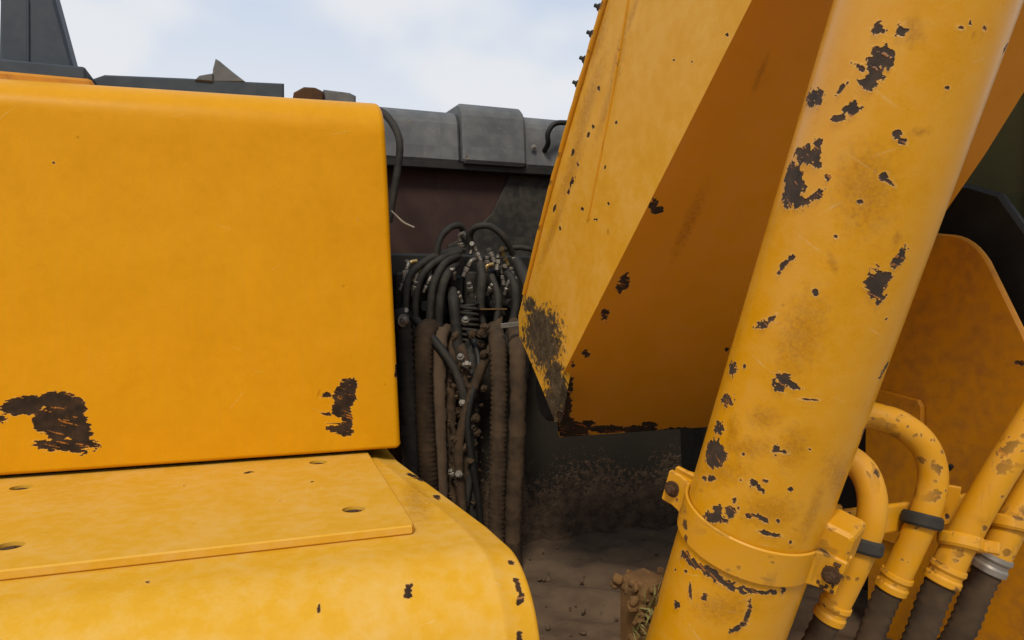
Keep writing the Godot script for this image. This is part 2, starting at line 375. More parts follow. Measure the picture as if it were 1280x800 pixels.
	M.steel = tiled(coat(128, 128, 1.0, Vector3(0.30, 0.28, 0.25), [], {"dust_shade": 0.9, "drift": 0.5, "speck": 1.0, "seed": 18, "rough": 0.4, "dust_shade_colour": Vector3(0.10, 0.075, 0.05)}), 0.128)
	M.steel.metallic = 0.55
	M.dark_rust = tiled(coat(128, 128, 1.0, Vector3(0.050, 0.024, 0.011), [], {"dust_shade": 0.4, "drift": 0.5, "speck": 1.0, "seed": 19, "rough": 0.8, "dust_shade_colour": Vector3(0.11, 0.055, 0.02), "relief": 4.0}), 0.128)
	M.brass = plain(Vector3(0.42, 0.30, 0.12), 0.4, 0.6)
	M.white = plain(Vector3(0.55, 0.52, 0.46), 0.5)
	M.straw = plain(Vector3(0.21, 0.19, 0.06), 0.8)
	M.straw.backlight_enabled = true
	M.straw.backlight = Color(0.2, 0.17, 0.06)
	var glass := StandardMaterial3D.new()
	glass.transparency = BaseMaterial3D.TRANSPARENCY_ALPHA
	glass.albedo_color = Color(0.40, 0.42, 0.31, 0.5)  # olive colour stands in for reflected greenery and the cab inside
	glass.roughness = 0.03
	glass.metallic_specular = 0.5
	M.glass = glass


# ---------------------------------------------------------------- shapes

func begin() -> SurfaceTool:
	var st := SurfaceTool.new()
	st.begin(Mesh.PRIMITIVE_TRIANGLES)
	return st


func vert(st: SurfaceTool, p: Vector3, n: Vector3, uv: Vector2):
	st.set_normal(n)
	st.set_uv(uv)
	st.add_vertex(p)


# one flat triangle that faces «out»
func tri(st: SurfaceTool, a: Vector3, b: Vector3, c: Vector3, out: Vector3, ua := Vector2.ZERO, ub := Vector2.ZERO, uc := Vector2.ZERO):
	var n := (b - a).cross(c - a)
	if n.length_squared() < 1e-16:
		return
	n = n.normalized()
	if n.dot(out) < 0.0:
		vert(st, a, -n, ua)
		vert(st, b, -n, ub)
		vert(st, c, -n, uc)
	else:
		vert(st, a, n, ua)
		vert(st, c, n, uc)
		vert(st, b, n, ub)


func quad(st: SurfaceTool, a: Vector3, b: Vector3, c: Vector3, d: Vector3, out: Vector3, uv: Array = [Vector2.ZERO, Vector2.ZERO, Vector2.ZERO, Vector2.ZERO]):
	tri(st, a, b, c, out, uv[0], uv[1], uv[2])
	tri(st, a, c, d, out, uv[0], uv[2], uv[3])


func inset(poly: PackedVector2Array, by: float) -> PackedVector2Array:
	var out := PackedVector2Array()
	var n := poly.size()
	for i in n:
		var e0 := (poly[i] - poly[(i + n - 1) % n]).normalized()
		var e1 := (poly[(i + 1) % n] - poly[i]).normalized()
		var n0 := Vector2(-e0.y, e0.x)
		var n1 := Vector2(-e1.y, e1.x)
		var m := n0 + n1
		out.append(poly[i] + m / maxf(0.35, m.dot(n0)) * by)
	return out


# a plate of the outline «poly» (metres), from z 0 to z depth of «xf», with chamfered edges
func prism(st: SurfaceTool, poly: PackedVector2Array, depth: float, bevel: float, xf: Transform3D = Transform3D()):
	var area := 0.0
	for i in poly.size():
		area += poly[i].cross(poly[(i + 1) % poly.size()])
	if area < 0.0:
		poly.reverse()
	var inn := inset(poly, bevel)
	var rings := [[inn, 0.0], [poly, bevel], [poly, depth - bevel], [inn, depth]]
	var cap := Geometry2D.triangulate_polygon(inn)
	for side in [0, 3]:
		var z: float = rings[side][1]
		var out := xf.basis * Vector3(0, 0, -1 if side == 0 else 1)
		for k in range(0, cap.size(), 3):
			var t := [inn[cap[k]], inn[cap[k + 1]], inn[cap[k + 2]]]
			tri(st, xf * Vector3(t[0].x, t[0].y, z), xf * Vector3(t[1].x, t[1].y, z), xf * Vector3(t[2].x, t[2].y, z), out, t[0], t[1], t[2])
	for r in 3:
		for i in poly.size():
			var j := (i + 1) % poly.size()
			var a: Vector2 = rings[r][0][i]
			var b: Vector2 = rings[r][0][j]
			var c: Vector2 = rings[r + 1][0][j]
			var d: Vector2 = rings[r + 1][0][i]
			var e := poly[j] - poly[i]
			var out := xf.basis * (Vector3(e.y, -e.x, 0).normalized() + Vector3(0, 0, [-1.0, 0.0, 1.0][r]))
			quad(st, xf * Vector3(a.x, a.y, rings[r][1]), xf * Vector3(b.x, b.y, rings[r][1]), xf * Vector3(c.x, c.y, rings[r + 1][1]), xf * Vector3(d.x, d.y, rings[r + 1][1]), out, [a, b, c, d])


func round_rect(w: float, h: float, r: float, steps := 3) -> PackedVector2Array:
	var out := PackedVector2Array()
	for k in 4:
		var c: Vector2 = [Vector2(w / 2 - r, h / 2 - r), Vector2(-w / 2 + r, h / 2 - r), Vector2(-w / 2 + r, -h / 2 + r), Vector2(w / 2 - r, -h / 2 + r)][k]
		for i in steps + 1:
			var a := PI / 2 * (k + float(i) / steps)
			out.append(c + Vector2(cos(a), sin(a)) * r)
	return out


func ring_poly(r: float, sides: int, turn := 0.0) -> PackedVector2Array:
	var out := PackedVector2Array()
	for i in sides:
		var a := TAU * i / sides + turn
		out.append(Vector2(cos(a), sin(a)) * r)
	return out


# a rounded, chamfered box round its centre
func block(st: SurfaceTool, centre: Vector3, size: Vector3, bevel := 0.003, turn := Basis()):
	prism(st, round_rect(size.x, size.y, minf(bevel * 1.5, minf(size.x, size.y) * 0.45), 2), size.z, bevel, Transform3D(turn, centre) * Transform3D(Basis(), Vector3(0, 0, -size.z / 2)))


func frame_along(d: Vector3) -> Basis:   # z along d
	var up := Vector3.UP if absf(d.normalized().y) < 0.95 else Vector3.RIGHT
	var x := up.cross(d).normalized()
	return Basis(x, d.normalized().cross(x).normalized(), d.normalized())


func spline(pts: Array, per := 8) -> PackedVector3Array:
	var out := PackedVector3Array()
	var n := pts.size()
	for i in n - 1:
		for k in per:
			out.append((pts[i] as Vector3).cubic_interpolate(pts[i + 1], pts[maxi(i - 1, 0)], pts[mini(i + 2, n - 1)], float(k) / per))
	out.append(pts[n - 1])
	return out


# a round pipe along a path; «swell» gives the radius at a length along it
func tube(st: SurfaceTool, pts: PackedVector3Array, radius: float, sides := 14, swell: Variant = null):
	var n := pts.size()
	var x := Vector3.ZERO
	var rings := []
	var length := 0.0
	for i in n:
		var t := (pts[mini(i + 1, n - 1)] - pts[maxi(i - 1, 0)]).normalized()
		if i == 0:
			x = frame_along(t).x
		else:
			length += pts[i].distance_to(pts[i - 1])
			x = (x - t * x.dot(t)).normalized()
		var y := t.cross(x)
		var ring := []
		for k in sides + 1:
			var a := TAU * k / sides
			var r: float = radius * (swell.call(length, a) if swell != null else 1.0)
			var dir := x * cos(a) + y * sin(a)
			ring.append([pts[i] + dir * r, dir, Vector2(float(k) / sides * TAU * radius, length)])
		rings.append(ring)
	for i in n - 1:
		for k in sides:
			var a: Array = rings[i][k]
			var b: Array = rings[i][k + 1]
			var c: Array = rings[i + 1][k + 1]
			var d: Array = rings[i + 1][k]
			for v in [a, c, b, a, d, c]:
				vert(st, v[0], v[1], v[2])
	for e in [0, n - 1]:
		var out: Vector3 = (pts[0] - pts[1]) if e == 0 else (pts[n - 1] - pts[n - 2])
		for k in sides:
			tri(st, pts[e], rings[e][k][0], rings[e][k + 1][0], out)


# a turned shape: profile of (radius, height) round the y of «xf»; uv (around in u0, height) for painted barrels
func lathe(st: SurfaceTool, profile: Array, sides: int, xf: Transform3D, uv_size := Vector2.ONE):
	for i in profile.size() - 1:
		var p: Vector2 = profile[i]
		var q: Vector2 = profile[i + 1]
		var e := (q - p).normalized()
		var nn := Vector2(e.y, -e.x)
		for k in sides:
			var quad_v := []
			for s in [[p, k], [p, k + 1], [q, k + 1], [q, k]]:
				var a: float = TAU * s[1] / sides
				var dir := Vector3(cos(a), 0, sin(a))
				quad_v.append([xf * (dir * s[0].x + Vector3.UP * s[0].y), (xf.basis * (dir * nn.x + Vector3.UP * nn.y)).normalized(), Vector2(float(s[1]) / sides, s[0].y) / uv_size])
			for v in ([0, 1, 2, 0, 2, 3] if xf.basis.determinant() > 0.0 else [0, 2, 1, 0, 3, 2]):
				vert(st, quad_v[v][0], quad_v[v][1], quad_v[v][2])


# a bent sheet: f(i, j) gives [point, uv]; normals run smoothly, flipped to face «out»
func sheet(st: SurfaceTool, nu: int, nv: int, f: Callable, out: Callable):
	var pos := []
	for i in nu + 1:
		var row := []
		for j in nv + 1:
			row.append(f.call(i, j))
		pos.append(row)
	var nor := []
	for i in nu + 1:
		var row := []
		for j in nv + 1:
			var du: Vector3 = pos[mini(i + 1, nu)][j][0] - pos[maxi(i - 1, 0)][j][0]
			var dv: Vector3 = pos[i][mini(j + 1, nv)][0] - pos[i][maxi(j - 1, 0)][0]
			var n := du.cross(dv).normalized()
			row.append(n if n.dot(out.call(i, j)) > 0 else -n)
		nor.append(row)
	for i in nu:
		for j in nv:
			var q := [[i, j], [i + 1, j], [i + 1, j + 1], [i, j + 1]]
			var a: Vector3 = pos[i][j][0]
			var flip: bool = (pos[i + 1][j][0] - a).cross(pos[i + 1][j + 1][0] - a).dot(nor[i][j]) > 0
			for k in ([0, 2, 1, 0, 3, 2] if flip else [0, 1, 2, 0, 2, 3]):
				var c: Array = pos[q[k][0]][q[k][1]]
				vert(st, c[0], nor[q[k][0]][q[k][1]], c[1])


func part(called: String, st: SurfaceTool, m: Material, parent: Node3D = null, label := "") -> MeshInstance3D:
	var o := MeshInstance3D.new()
	o.name = called
	o.mesh = st.commit()
	o.material_override = m
	if parent == null:
		parent = machine
	if parent == machine:
		o.position = -BASE
	parent.add_child(o, true)
	if label:
		o.set_meta("label", label)
	return o


func copy(source: MeshInstance3D, called: String, xf: Transform3D, parent: Node3D) -> MeshInstance3D:
	var o: MeshInstance3D = source.duplicate()
	o.name = called
	o.transform = xf
	parent.add_child(o, true)
	return o


func hex_bolt(st: SurfaceTool, r: float, h: float, xf: Transform3D, washer := true):   # head along +z of xf
	if washer:
		prism(st, ring_poly(r * 1.5, 16), h * 0.25, h * 0.05, xf)
	prism(st, ring_poly(r, 6, 0.3), h, h * 0.15, xf)
	prism(st, ring_poly(r * 0.55, 10), h * 1.35, h * 0.1, xf)


# ---------------------------------------------------------------- setting

func setting():
	var st := begin()
	quad(st, Vector3(-400, 0, -400), Vector3(400, 0, -400), Vector3(400, 0, 400), Vector3(-400, 0, 400), Vector3.UP)
	var g := MeshInstance3D.new()
	g.name = "ground"
	g.mesh = st.commit()
	g.material_override = M.soil
	g.set_meta("kind", "structure")
	g.set_meta("label", "bare brown earth under the machine")
	g.set_meta("category", "ground")
	add_child(g)


# ---------------------------------------------------------------- the machine

func deck():
	var st := begin()
	var top := FastNoiseLite.new()
	top.frequency = 9.0
	top.fractal_octaves = 3
	top.seed = 5
	sheet(st, 70, 60, func(i, j):
		var x: float = 0.30 + 1.9 * i / 70.0
		var z: float = -2.35 + 1.45 * j / 60.0
		return [Vector3(x, 0.955 + 0.02 * top.get_noise_2d(x, z) + 0.02 * maxf(0.0, top.get_noise_2d(x * 0.3 + 4.0, z * 0.3)), z), Vector2(x, z)], func(_i, _j): return Vector3.UP)
	var d := part("frame_deck", st, M.mud, null, "muddy steel deck between the box and the boom cylinder")
	st = begin()
	block(st, Vector3(1.25, 0.85, -1.625), Vector3(1.9, 0.16, 1.43), 0.01)
	part("deck_beam", st, M.mud, d)
	st = begin()
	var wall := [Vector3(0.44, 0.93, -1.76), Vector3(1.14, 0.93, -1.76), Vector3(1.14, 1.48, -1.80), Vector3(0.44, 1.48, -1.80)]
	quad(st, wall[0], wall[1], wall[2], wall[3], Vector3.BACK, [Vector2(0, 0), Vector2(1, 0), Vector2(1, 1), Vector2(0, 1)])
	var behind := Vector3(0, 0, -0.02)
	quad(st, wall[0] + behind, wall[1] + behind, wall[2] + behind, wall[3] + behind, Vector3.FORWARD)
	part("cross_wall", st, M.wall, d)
	st = begin()
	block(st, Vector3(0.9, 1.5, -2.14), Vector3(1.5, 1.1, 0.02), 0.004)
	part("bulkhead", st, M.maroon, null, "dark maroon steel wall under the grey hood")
	st = begin()
	prism(st, PackedVector2Array([Vector2(0.74, 1.985), Vector2(1.2, 1.985), Vector2(1.2, 1.4), Vector2(0.54, 1.4), Vector2(0.54, 1.76), Vector2(0.60, 1.79), Vector2(0.68, 1.86)]), 0.012, 0.003, Transform3D(Basis(), Vector3(0, 0, -2.125)))
	part("black_panel", st, M.rubber, machine.get_node("bulkhead"))  # near-black sheet over the right of the bulkhead
	# rusty lug beside the cylinder foot
	st = begin()
	prism(st, PackedVector2Array([Vector2(-0.028, -0.25), Vector2(0.03, -0.25), Vector2(0.03, 0.0), Vector2(0.012, 0.012), Vector2(-0.022, 0.009), Vector2(-0.03, -0.004)]), 0.05, 0.004, Transform3D(Basis().rotated(Vector3.UP, 0.2), Vector3(0.503, 1.203, -0.90)))
	var lug := part("frame_lug", st, M.rusty, null, "rusty lug crusted with mud beside the cylinder foot")
	st = begin()
	hex_bolt(st, 0.008, 0.008, Transform3D(Basis().rotated(Vector3.UP, 0.2), Vector3(0.516, 1.170, -0.852)))
	part("bolt", st, M.rusty, lug)
	st = begin()
	var rng := RandomNumberGenerator.new()
	rng.seed = 31
	for k in 130:
		var c := Vector3(rng.randf_range(0.468, 0.545), 1.208 - 0.11 * pow(rng.randf(), 2.0), -0.875 + rng.randf_range(-0.03, 0.03))
		if c.y < 1.195:
			c.z = -0.846 + rng.randf_range(-0.004, 0.002)
		var sz := rng.randf_range(0.004, 0.016)
		block(st, c, Vector3(sz, sz * rng.randf_range(0.4, 0.9), sz), sz * 0.2, Basis(Vector3(rng.randf() - 0.5, rng.randf() - 0.5, rng.randf() - 0.5).normalized(), rng.randf() * 3.0))
	var crust := part("mud_crust", st, M.rusty, lug)
	crust.set_meta("kind", "stuff")
	st = begin()
	for k in 90:
		var c := Vector3(rng.randf_range(0.5, 1.1), 0.962, rng.randf_range(-1.70, -1.0))
		var sz := 0.003 + 0.012 * pow(rng.randf(), 3.0)
		block(st, c, Vector3(sz, sz * rng.randf_range(0.4, 0.9), sz * rng.randf_range(0.6, 1.3)), sz * 0.22, Basis(Vector3(rng.randf() - 0.5, rng.randf(), rng.randf() - 0.5).normalized(), rng.randf() * 3.0))
	var clods := part("dirt_clods", st, M.mud, d)
	clods.set_meta("kind", "stuff")


func box_edge(y: float) -> float:
	return 0.270 - (y - 1.297) * 0.0435


func storage_box():
	# profile of the sheet from the bottom fold up over the rolled shoulder to the roof: y, z, inward normal
	var dent := FastNoiseLite.new()
	dent.frequency = 4.0
	dent.fractal_octaves = 2
	dent.seed = 6
	var prof := []
	for k in 7:
		var a := PI / 2 * (1.0 - k / 6.0)
		prof.append([Vector2(1.305 - 0.008 * sin(a), -1.448 + 0.008 * cos(a)), Vector2(sin(a), -cos(a))])
	for k in range(1, 37):
		prof.append([Vector2(1.305 + (1.923 - 1.305) * k / 36.0, -1.44), Vector2(0, -1)])
	for k in range(1, 13):
		var a := PI / 2 * k / 12.0
		prof.append([Vector2(1.923 + 0.080 * sin(a), -1.52 + 0.080 * cos(a)), Vector2(-sin(a), -cos(a))])
	for k in range(1, 7):
		prof.append([Vector2(2.003, -1.52 - 0.5 * k / 6.0), Vector2(-1, 0)])
	var arcs := [0.0]
	for i in range(1, prof.size()):
		arcs.append(arcs[i - 1] + (prof[i][0] as Vector2).distance_to(prof[i - 1][0]))
	var across := []
	for k in 51:
		across.append([-0.95 + (0.95 - 0.012) * k / 50.0, 0.0])
	for k in range(1, 6):
		var a := PI / 2 * k / 5.0
		across.append([-0.012 + 0.012 * sin(a), 0.012 * (1.0 - cos(a))])
	var point := func(i, j):
		var p: Vector2 = prof[i][0]
		var q: Vector2 = p + (prof[i][1] as Vector2) * across[j][1]
		var x: float = across[j][0]
		if j <= 50:
			x = -0.95 + (box_edge(p.x) - 0.012 + 0.95) * j / 50.0
		else:
			x = box_edge(p.x) + across[j][0]
		var wave := 0.0018 * dent.get_noise_2d(x, q.x) * (1.0 - smoothstep(1.90, 1.93, q.x))
		var crown := 0.012 * smoothstep(1.915, 2.003, q.x) * clampf((0.24 - x) / 0.5, 0.0, 1.6)
		return [Vector3(x, q.x - crown, q.y + wave), Vector2((x + 0.6) / 0.9, (arcs[i] - 0.005) / 0.9)]
	var st := begin()
	sheet(st, prof.size() - 1, across.size() - 1, point, func(i, _j): return Vector3(0.05, -prof[i][1].x, -prof[i][1].y))
	var box := part("storage_box", st, M.box, null, "square yellow box with a rolled top edge and two scraped patches")
	# right wall of the box
	st = begin()
	var c := Vector3(0.25, 1.6, -1.75)
	var last := across.size() - 1
	for i in prof.size() - 1:
		tri(st, c, point.call(i, last)[0], point.call(i + 1, last)[0], Vector3.RIGHT)
	tri(st, c, point.call(prof.size() - 1, last)[0], Vector3(0.24, 1.297, -2.02), Vector3.RIGHT)
	tri(st, c, Vector3(0.262, 1.297, -2.02), point.call(0, last)[0], Vector3.RIGHT)
	part("side_wall", st, M.black, box)
	st = begin()
	quad(st, Vector3(-0.95, 1.2975, -1.447), Vector3(0.262, 1.2975, -1.447), Vector3(0.262, 1.2975, -2.02), Vector3(-0.95, 1.2975, -2.02), Vector3.DOWN)
	quad(st, Vector3(-0.95, 1.2975, -2.02), Vector3(0.255, 1.2975, -2.02), Vector3(0.24, 1.99, -2.02), Vector3(-0.95, 1.99, -2.02), Vector3.FORWARD)
	part("floor_pan", st, M.black, box)
	# raised plate and things standing on the roof
	st = begin()
	block(st, Vector3(-0.645, 1.996, -1.66), Vector3(0.70, 0.05, 0.16), 0.006)
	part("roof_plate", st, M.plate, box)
	st = begin()
	var shroud := PackedVector2Array([Vector2(-0.490, 2.0), Vector2(-0.338, 2.0), Vector2(-0.389, 2.222), Vector2(-0.415, 2.33), Vector2(-0.478, 2.33)])
	prism(st, shroud, 0.07, 0.006, Transform3D(Basis(), Vector3(0, 0, -1.79)))
	var post := part("tapered_post", st, M.dark_grey, null, "black tapered sheet metal post standing behind the box top")
	st = begin()
	block(st, Vector3(-0.43, 2.052, -1.735), Vector3(0.21, 0.034, 0.12), 0.004)
	part("post_foot", st, M.dark_grey, post)
	st = begin()
	tube(st, PackedVector3Array([Vector3(-0.436, 2.06, -1.719), Vector3(-0.434, 2.2, -1.719), Vector3(-0.446, 2.325, -1.719)]), 0.003, 6)
	part("seam", st, M.dark_grey, post)
	for x in [-0.475, -0.372]:
		st = begin()
		block(st, Vector3(x, 2.066, -1.716), Vector3(0.018, 0.007, 0.006), 0.002)
		part("white_glint", st, M.white, post)  # white blocks modelled in place of glints along the foot edge
	st = begin()
	prism(st, PackedVector2Array([Vector2(-0.345, 2.0), Vector2(0.062, 2.0), Vector2(0.062, 2.103), Vector2(-0.03, 2.0985), Vector2(-0.15, 2.094), Vector2(-0.31, 2.085), Vector2(-0.345, 2.068)]), 0.22, 0.004, Transform3D(Basis(), Vector3(0, 0, -2.0)))
	var hatch := part("hatch_edge", st, M.dark_grey, null, "low dark hatch edge with a fin shaped bracket behind the box top")
	st = begin()
	prism(st, PackedVector2Array([Vector2(-0.094, 2.09), Vector2(-0.092, 2.120), Vector2(-0.086, 2.144), Vector2(-0.078, 2.140), Vector2(-0.05, 2.118), Vector2(-0.022, 2.098)]), 0.03, 0.003, Transform3D(Basis(), Vector3(0, 0, -1.81)))
	prism(st, PackedVector2Array([Vector2(-0.13, 2.09), Vector2(-0.092, 2.09), Vector2(-0.092, 2.109), Vector2(-0.12, 2.101)]), 0.03, 0.002, Transform3D(Basis(), Vector3(0, 0, -1.805)))
	part("fin_bracket", st, M.grey, hatch)
	st = begin()
	prism(st, PackedVector2Array([Vector2(0.08, 2.0), Vector2(0.145, 2.0), Vector2(0.150, 2.084), Vector2(0.130, 2.092), Vector2(0.105, 2.091), Vector2(0.082, 2.076)]), 0.1, 0.004, Transform3D(Basis(), Vector3(0, 0, -1.85)))
	part("latch", st, M.dark_rust, hatch)
	st = begin()
	prism(st, PackedVector2Array([Vector2(0.15, 2.0), Vector2(0.225, 2.0), Vector2(0.225, 2.084), Vector2(0.21, 2.090), Vector2(0.15, 2.092)]), 0.1, 0.004, Transform3D(Basis(), Vector3(0, 0, -1.86)))
	part("hinge", st, M.grey, hatch)


func step_edge(z: float) -> float:
	return lerpf(0.268, 0.316, clampf((z + 1.46) / 0.5, 0.0, 1.0))


func step():
	# profile from under the box forward, then rolled down at the front
	var prof := []
	for k in 13:
		prof.append([Vector2(-2.02 + 1.12 * k / 12.0, 1.277), Vector2(0, 1)])
	for k in range(1, 13):
		var a := PI / 2 * k / 12.0
		prof.append([Vector2(-0.90 + 0.125 * sin(a), 1.152 + 0.125 * cos(a)), Vector2(sin(a), cos(a))])
	for k in range(1, 6):
		prof.append([Vector2(-0.775, 1.152 - 0.4 * k / 5.0), Vector2(1, 0)])
	var arcs := [-0.57]
	for i in range(1, prof.size()):
		arcs.append(arcs[i - 1] + (prof[i][0] as Vector2).distance_to(prof[i - 1][0]))
	# across: distance in from the right edge and drop
	var across := []
	for k in 12:
		across.append([1.25 - (1.25 - 0.048) * k / 11.0, 0.0])
	across.append_array([[0.044, 0.0004], [0.040, 0.0020], [0.030, 0.0046], [0.018, 0.0068], [0.008, 0.0085]])
	for k in range(1, 6):
		var a := PI / 2 * k / 5.0
		across.append([0.008 - 0.008 * sin(a), 0.0085 + 0.008 * (1 - cos(a))])
	across.append([0.0, 0.06])
	var point := func(i, j):
		var p: Vector2 = prof[i][0]
		var n: Vector2 = prof[i][1]
		var x: float = step_edge(p.x) - across[j][0]
		var q: Vector2 = p - n * across[j][1]
		return [Vector3(x, q.y, q.x), Vector2((x + 0.7) / 1.03, arcs[i] / 0.9)]
	var st := begin()
	sheet(st, prof.size() - 1, across.size() - 1, point, func(i, j): return Vector3(0.3 if j < 17 else 2.0, prof[i][1].y, prof[i][1].x))
	var s := part("step", st, M.step, null, "yellow sheet metal step with a rounded front under the box")
	st = begin()
	quad(st, Vector3(0.31, 1.22, -1.6), Vector3(0.31, 1.22, -0.84), Vector3(0.31, 0.75, -0.84), Vector3(0.31, 0.75, -1.6), Vector3.RIGHT)
	quad(st, Vector3(0.31, 1.22, -1.6), Vector3(0.31, 0.75, -1.6), Vector3(-0.9, 0.75, -1.6), Vector3(-0.9, 1.22, -1.6), Vector3.BACK)
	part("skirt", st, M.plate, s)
	# cover plate with four bolt holes
	var csg := CSGCombiner3D.new()
	csg.name = "cover_plate"
	var outline := PackedVector2Array([Vector2(-0.9, -1.47), Vector2(0.203, -1.47), Vector2(0.206, -1.46), Vector2(0.200, -0.975), Vector2(0.195, -0.965), Vector2(-0.9, -0.953)])
	var slab := MeshInstance3D.new()
	st = begin()
	prism(st, outline, 0.0125, 0.002, Transform3D(Basis(Vector3.RIGHT, Vector3(0, 0, 1), Vector3.UP), Vector3(0, 1.2775, 0)))
	var body := CSGMesh3D.new()
	body.name = "slab"
	body.mesh = st.commit()
	csg.add_child(body)
	slab.free()
	var holes := [Vector3(0.104, 1.284, -1.399), Vector3(0.129, 1.284, -1.068), Vector3(-0.370, 1.284, -1.373), Vector3(-0.297, 1.284, -1.052)]
	for hp in holes:
		var cut := CSGCylinder3D.new()
		cut.name = "hole"
		cut.operation = CSGShape3D.OPERATION_SUBTRACTION
		cut.radius = 0.0165
		cut.height = 0.05
		cut.sides = 28
		cut.position = hp
		csg.add_child(cut, true)
	csg.position = -BASE
	csg.material_override = M.cover
	machine.add_child(csg)
	csg.set_meta("label", "flat yellow cover plate with four bolt holes on the step")
	for hp in holes:
		st = begin()
		prism(st, ring_poly(0.0152, 24), 0.008, 0.0012, Transform3D(Basis(Vector3.RIGHT, -PI / 2), Vector3(hp.x, 1.2776, hp.z)))  # dark disc round the bolt fills the hole, painting its shaded depth
		prism(st, ring_poly(0.0070, 6, 0.4), 0.0104, 0.0008, Transform3D(Basis(Vector3.RIGHT, -PI / 2), Vector3(hp.x, 1.2776, hp.z)))
		part("bolt", st, M.dark_rust, csg)


func engine_hood():
	var cuts := [[0.10, 0.572, 2.166, 0.0], [0.572, 0.775, 2.192, 0.018], [0.775, 1.7, 2.172, 0.004]]
	var names := ["hood_panel", "hood_panel", "hood_panel"]
	var hood: MeshInstance3D
	for k in 3:
		var x0: float = cuts[k][0] + 0.002
		var x1: float = cuts[k][1] - 0.002
		var y: float = cuts[k][2]
		var proud: float = cuts[k][3]
		var side := PackedVector2Array()   # z, y
		side.append(Vector2(-2.9, 2.005))
		side.append(Vector2(-2.085 + proud, 2.000))
		side.append(Vector2(-2.078 + proud, 2.010))
		for i in 7:
			var a := PI / 2 * i / 6.0
			side.append(Vector2(-2.165 + proud + 0.075 * cos(a), y - 0.065 + 0.065 * sin(a)))
		side.append(Vector2(-2.9, y + 0.06))
		var st := begin()
		prism(st, side, x1 - x0, 0.007, Transform3D(Basis(Vector3(0, 0, 1), Vector3.UP, Vector3(-1, 0, 0)), Vector3(x1, 0, 0)))
		if k == 0:
			hood = part("engine_hood", st, M.grey, null, "grey engine hood of three panels behind the boom foot")
		else:
			part(names[k], st, M.grey, hood)
	var st := begin()
	tube(st, spline([Vector3(0.838, 2.05, -2.10), Vector3(0.838, 2.07, -2.05), Vector3(0.832, 2.10, -2.035), Vector3(0.852, 2.128, -2.03), Vector3(0.90, 2.135, -2.03), Vector3(1.05, 2.137, -2.03), Vector3(1.06, 2.137, -2.10)], 6), 0.008, 10)
	part("grab_handle", st, M.black, hood)
	for x in [0.80, 0.91]:
		st = begin()
		hex_bolt(st, 0.006, 0.006, Transform3D(Basis(), Vector3(x, 2.062, -2.07)))
		part("bolt", st, M.steel, hood)
	st = begin()
	block(st, Vector3(0.67, 1.992, -2.09), Vector3(1.1, 0.022, 0.02), 0.003)
	part("lip", st, M.black, hood)


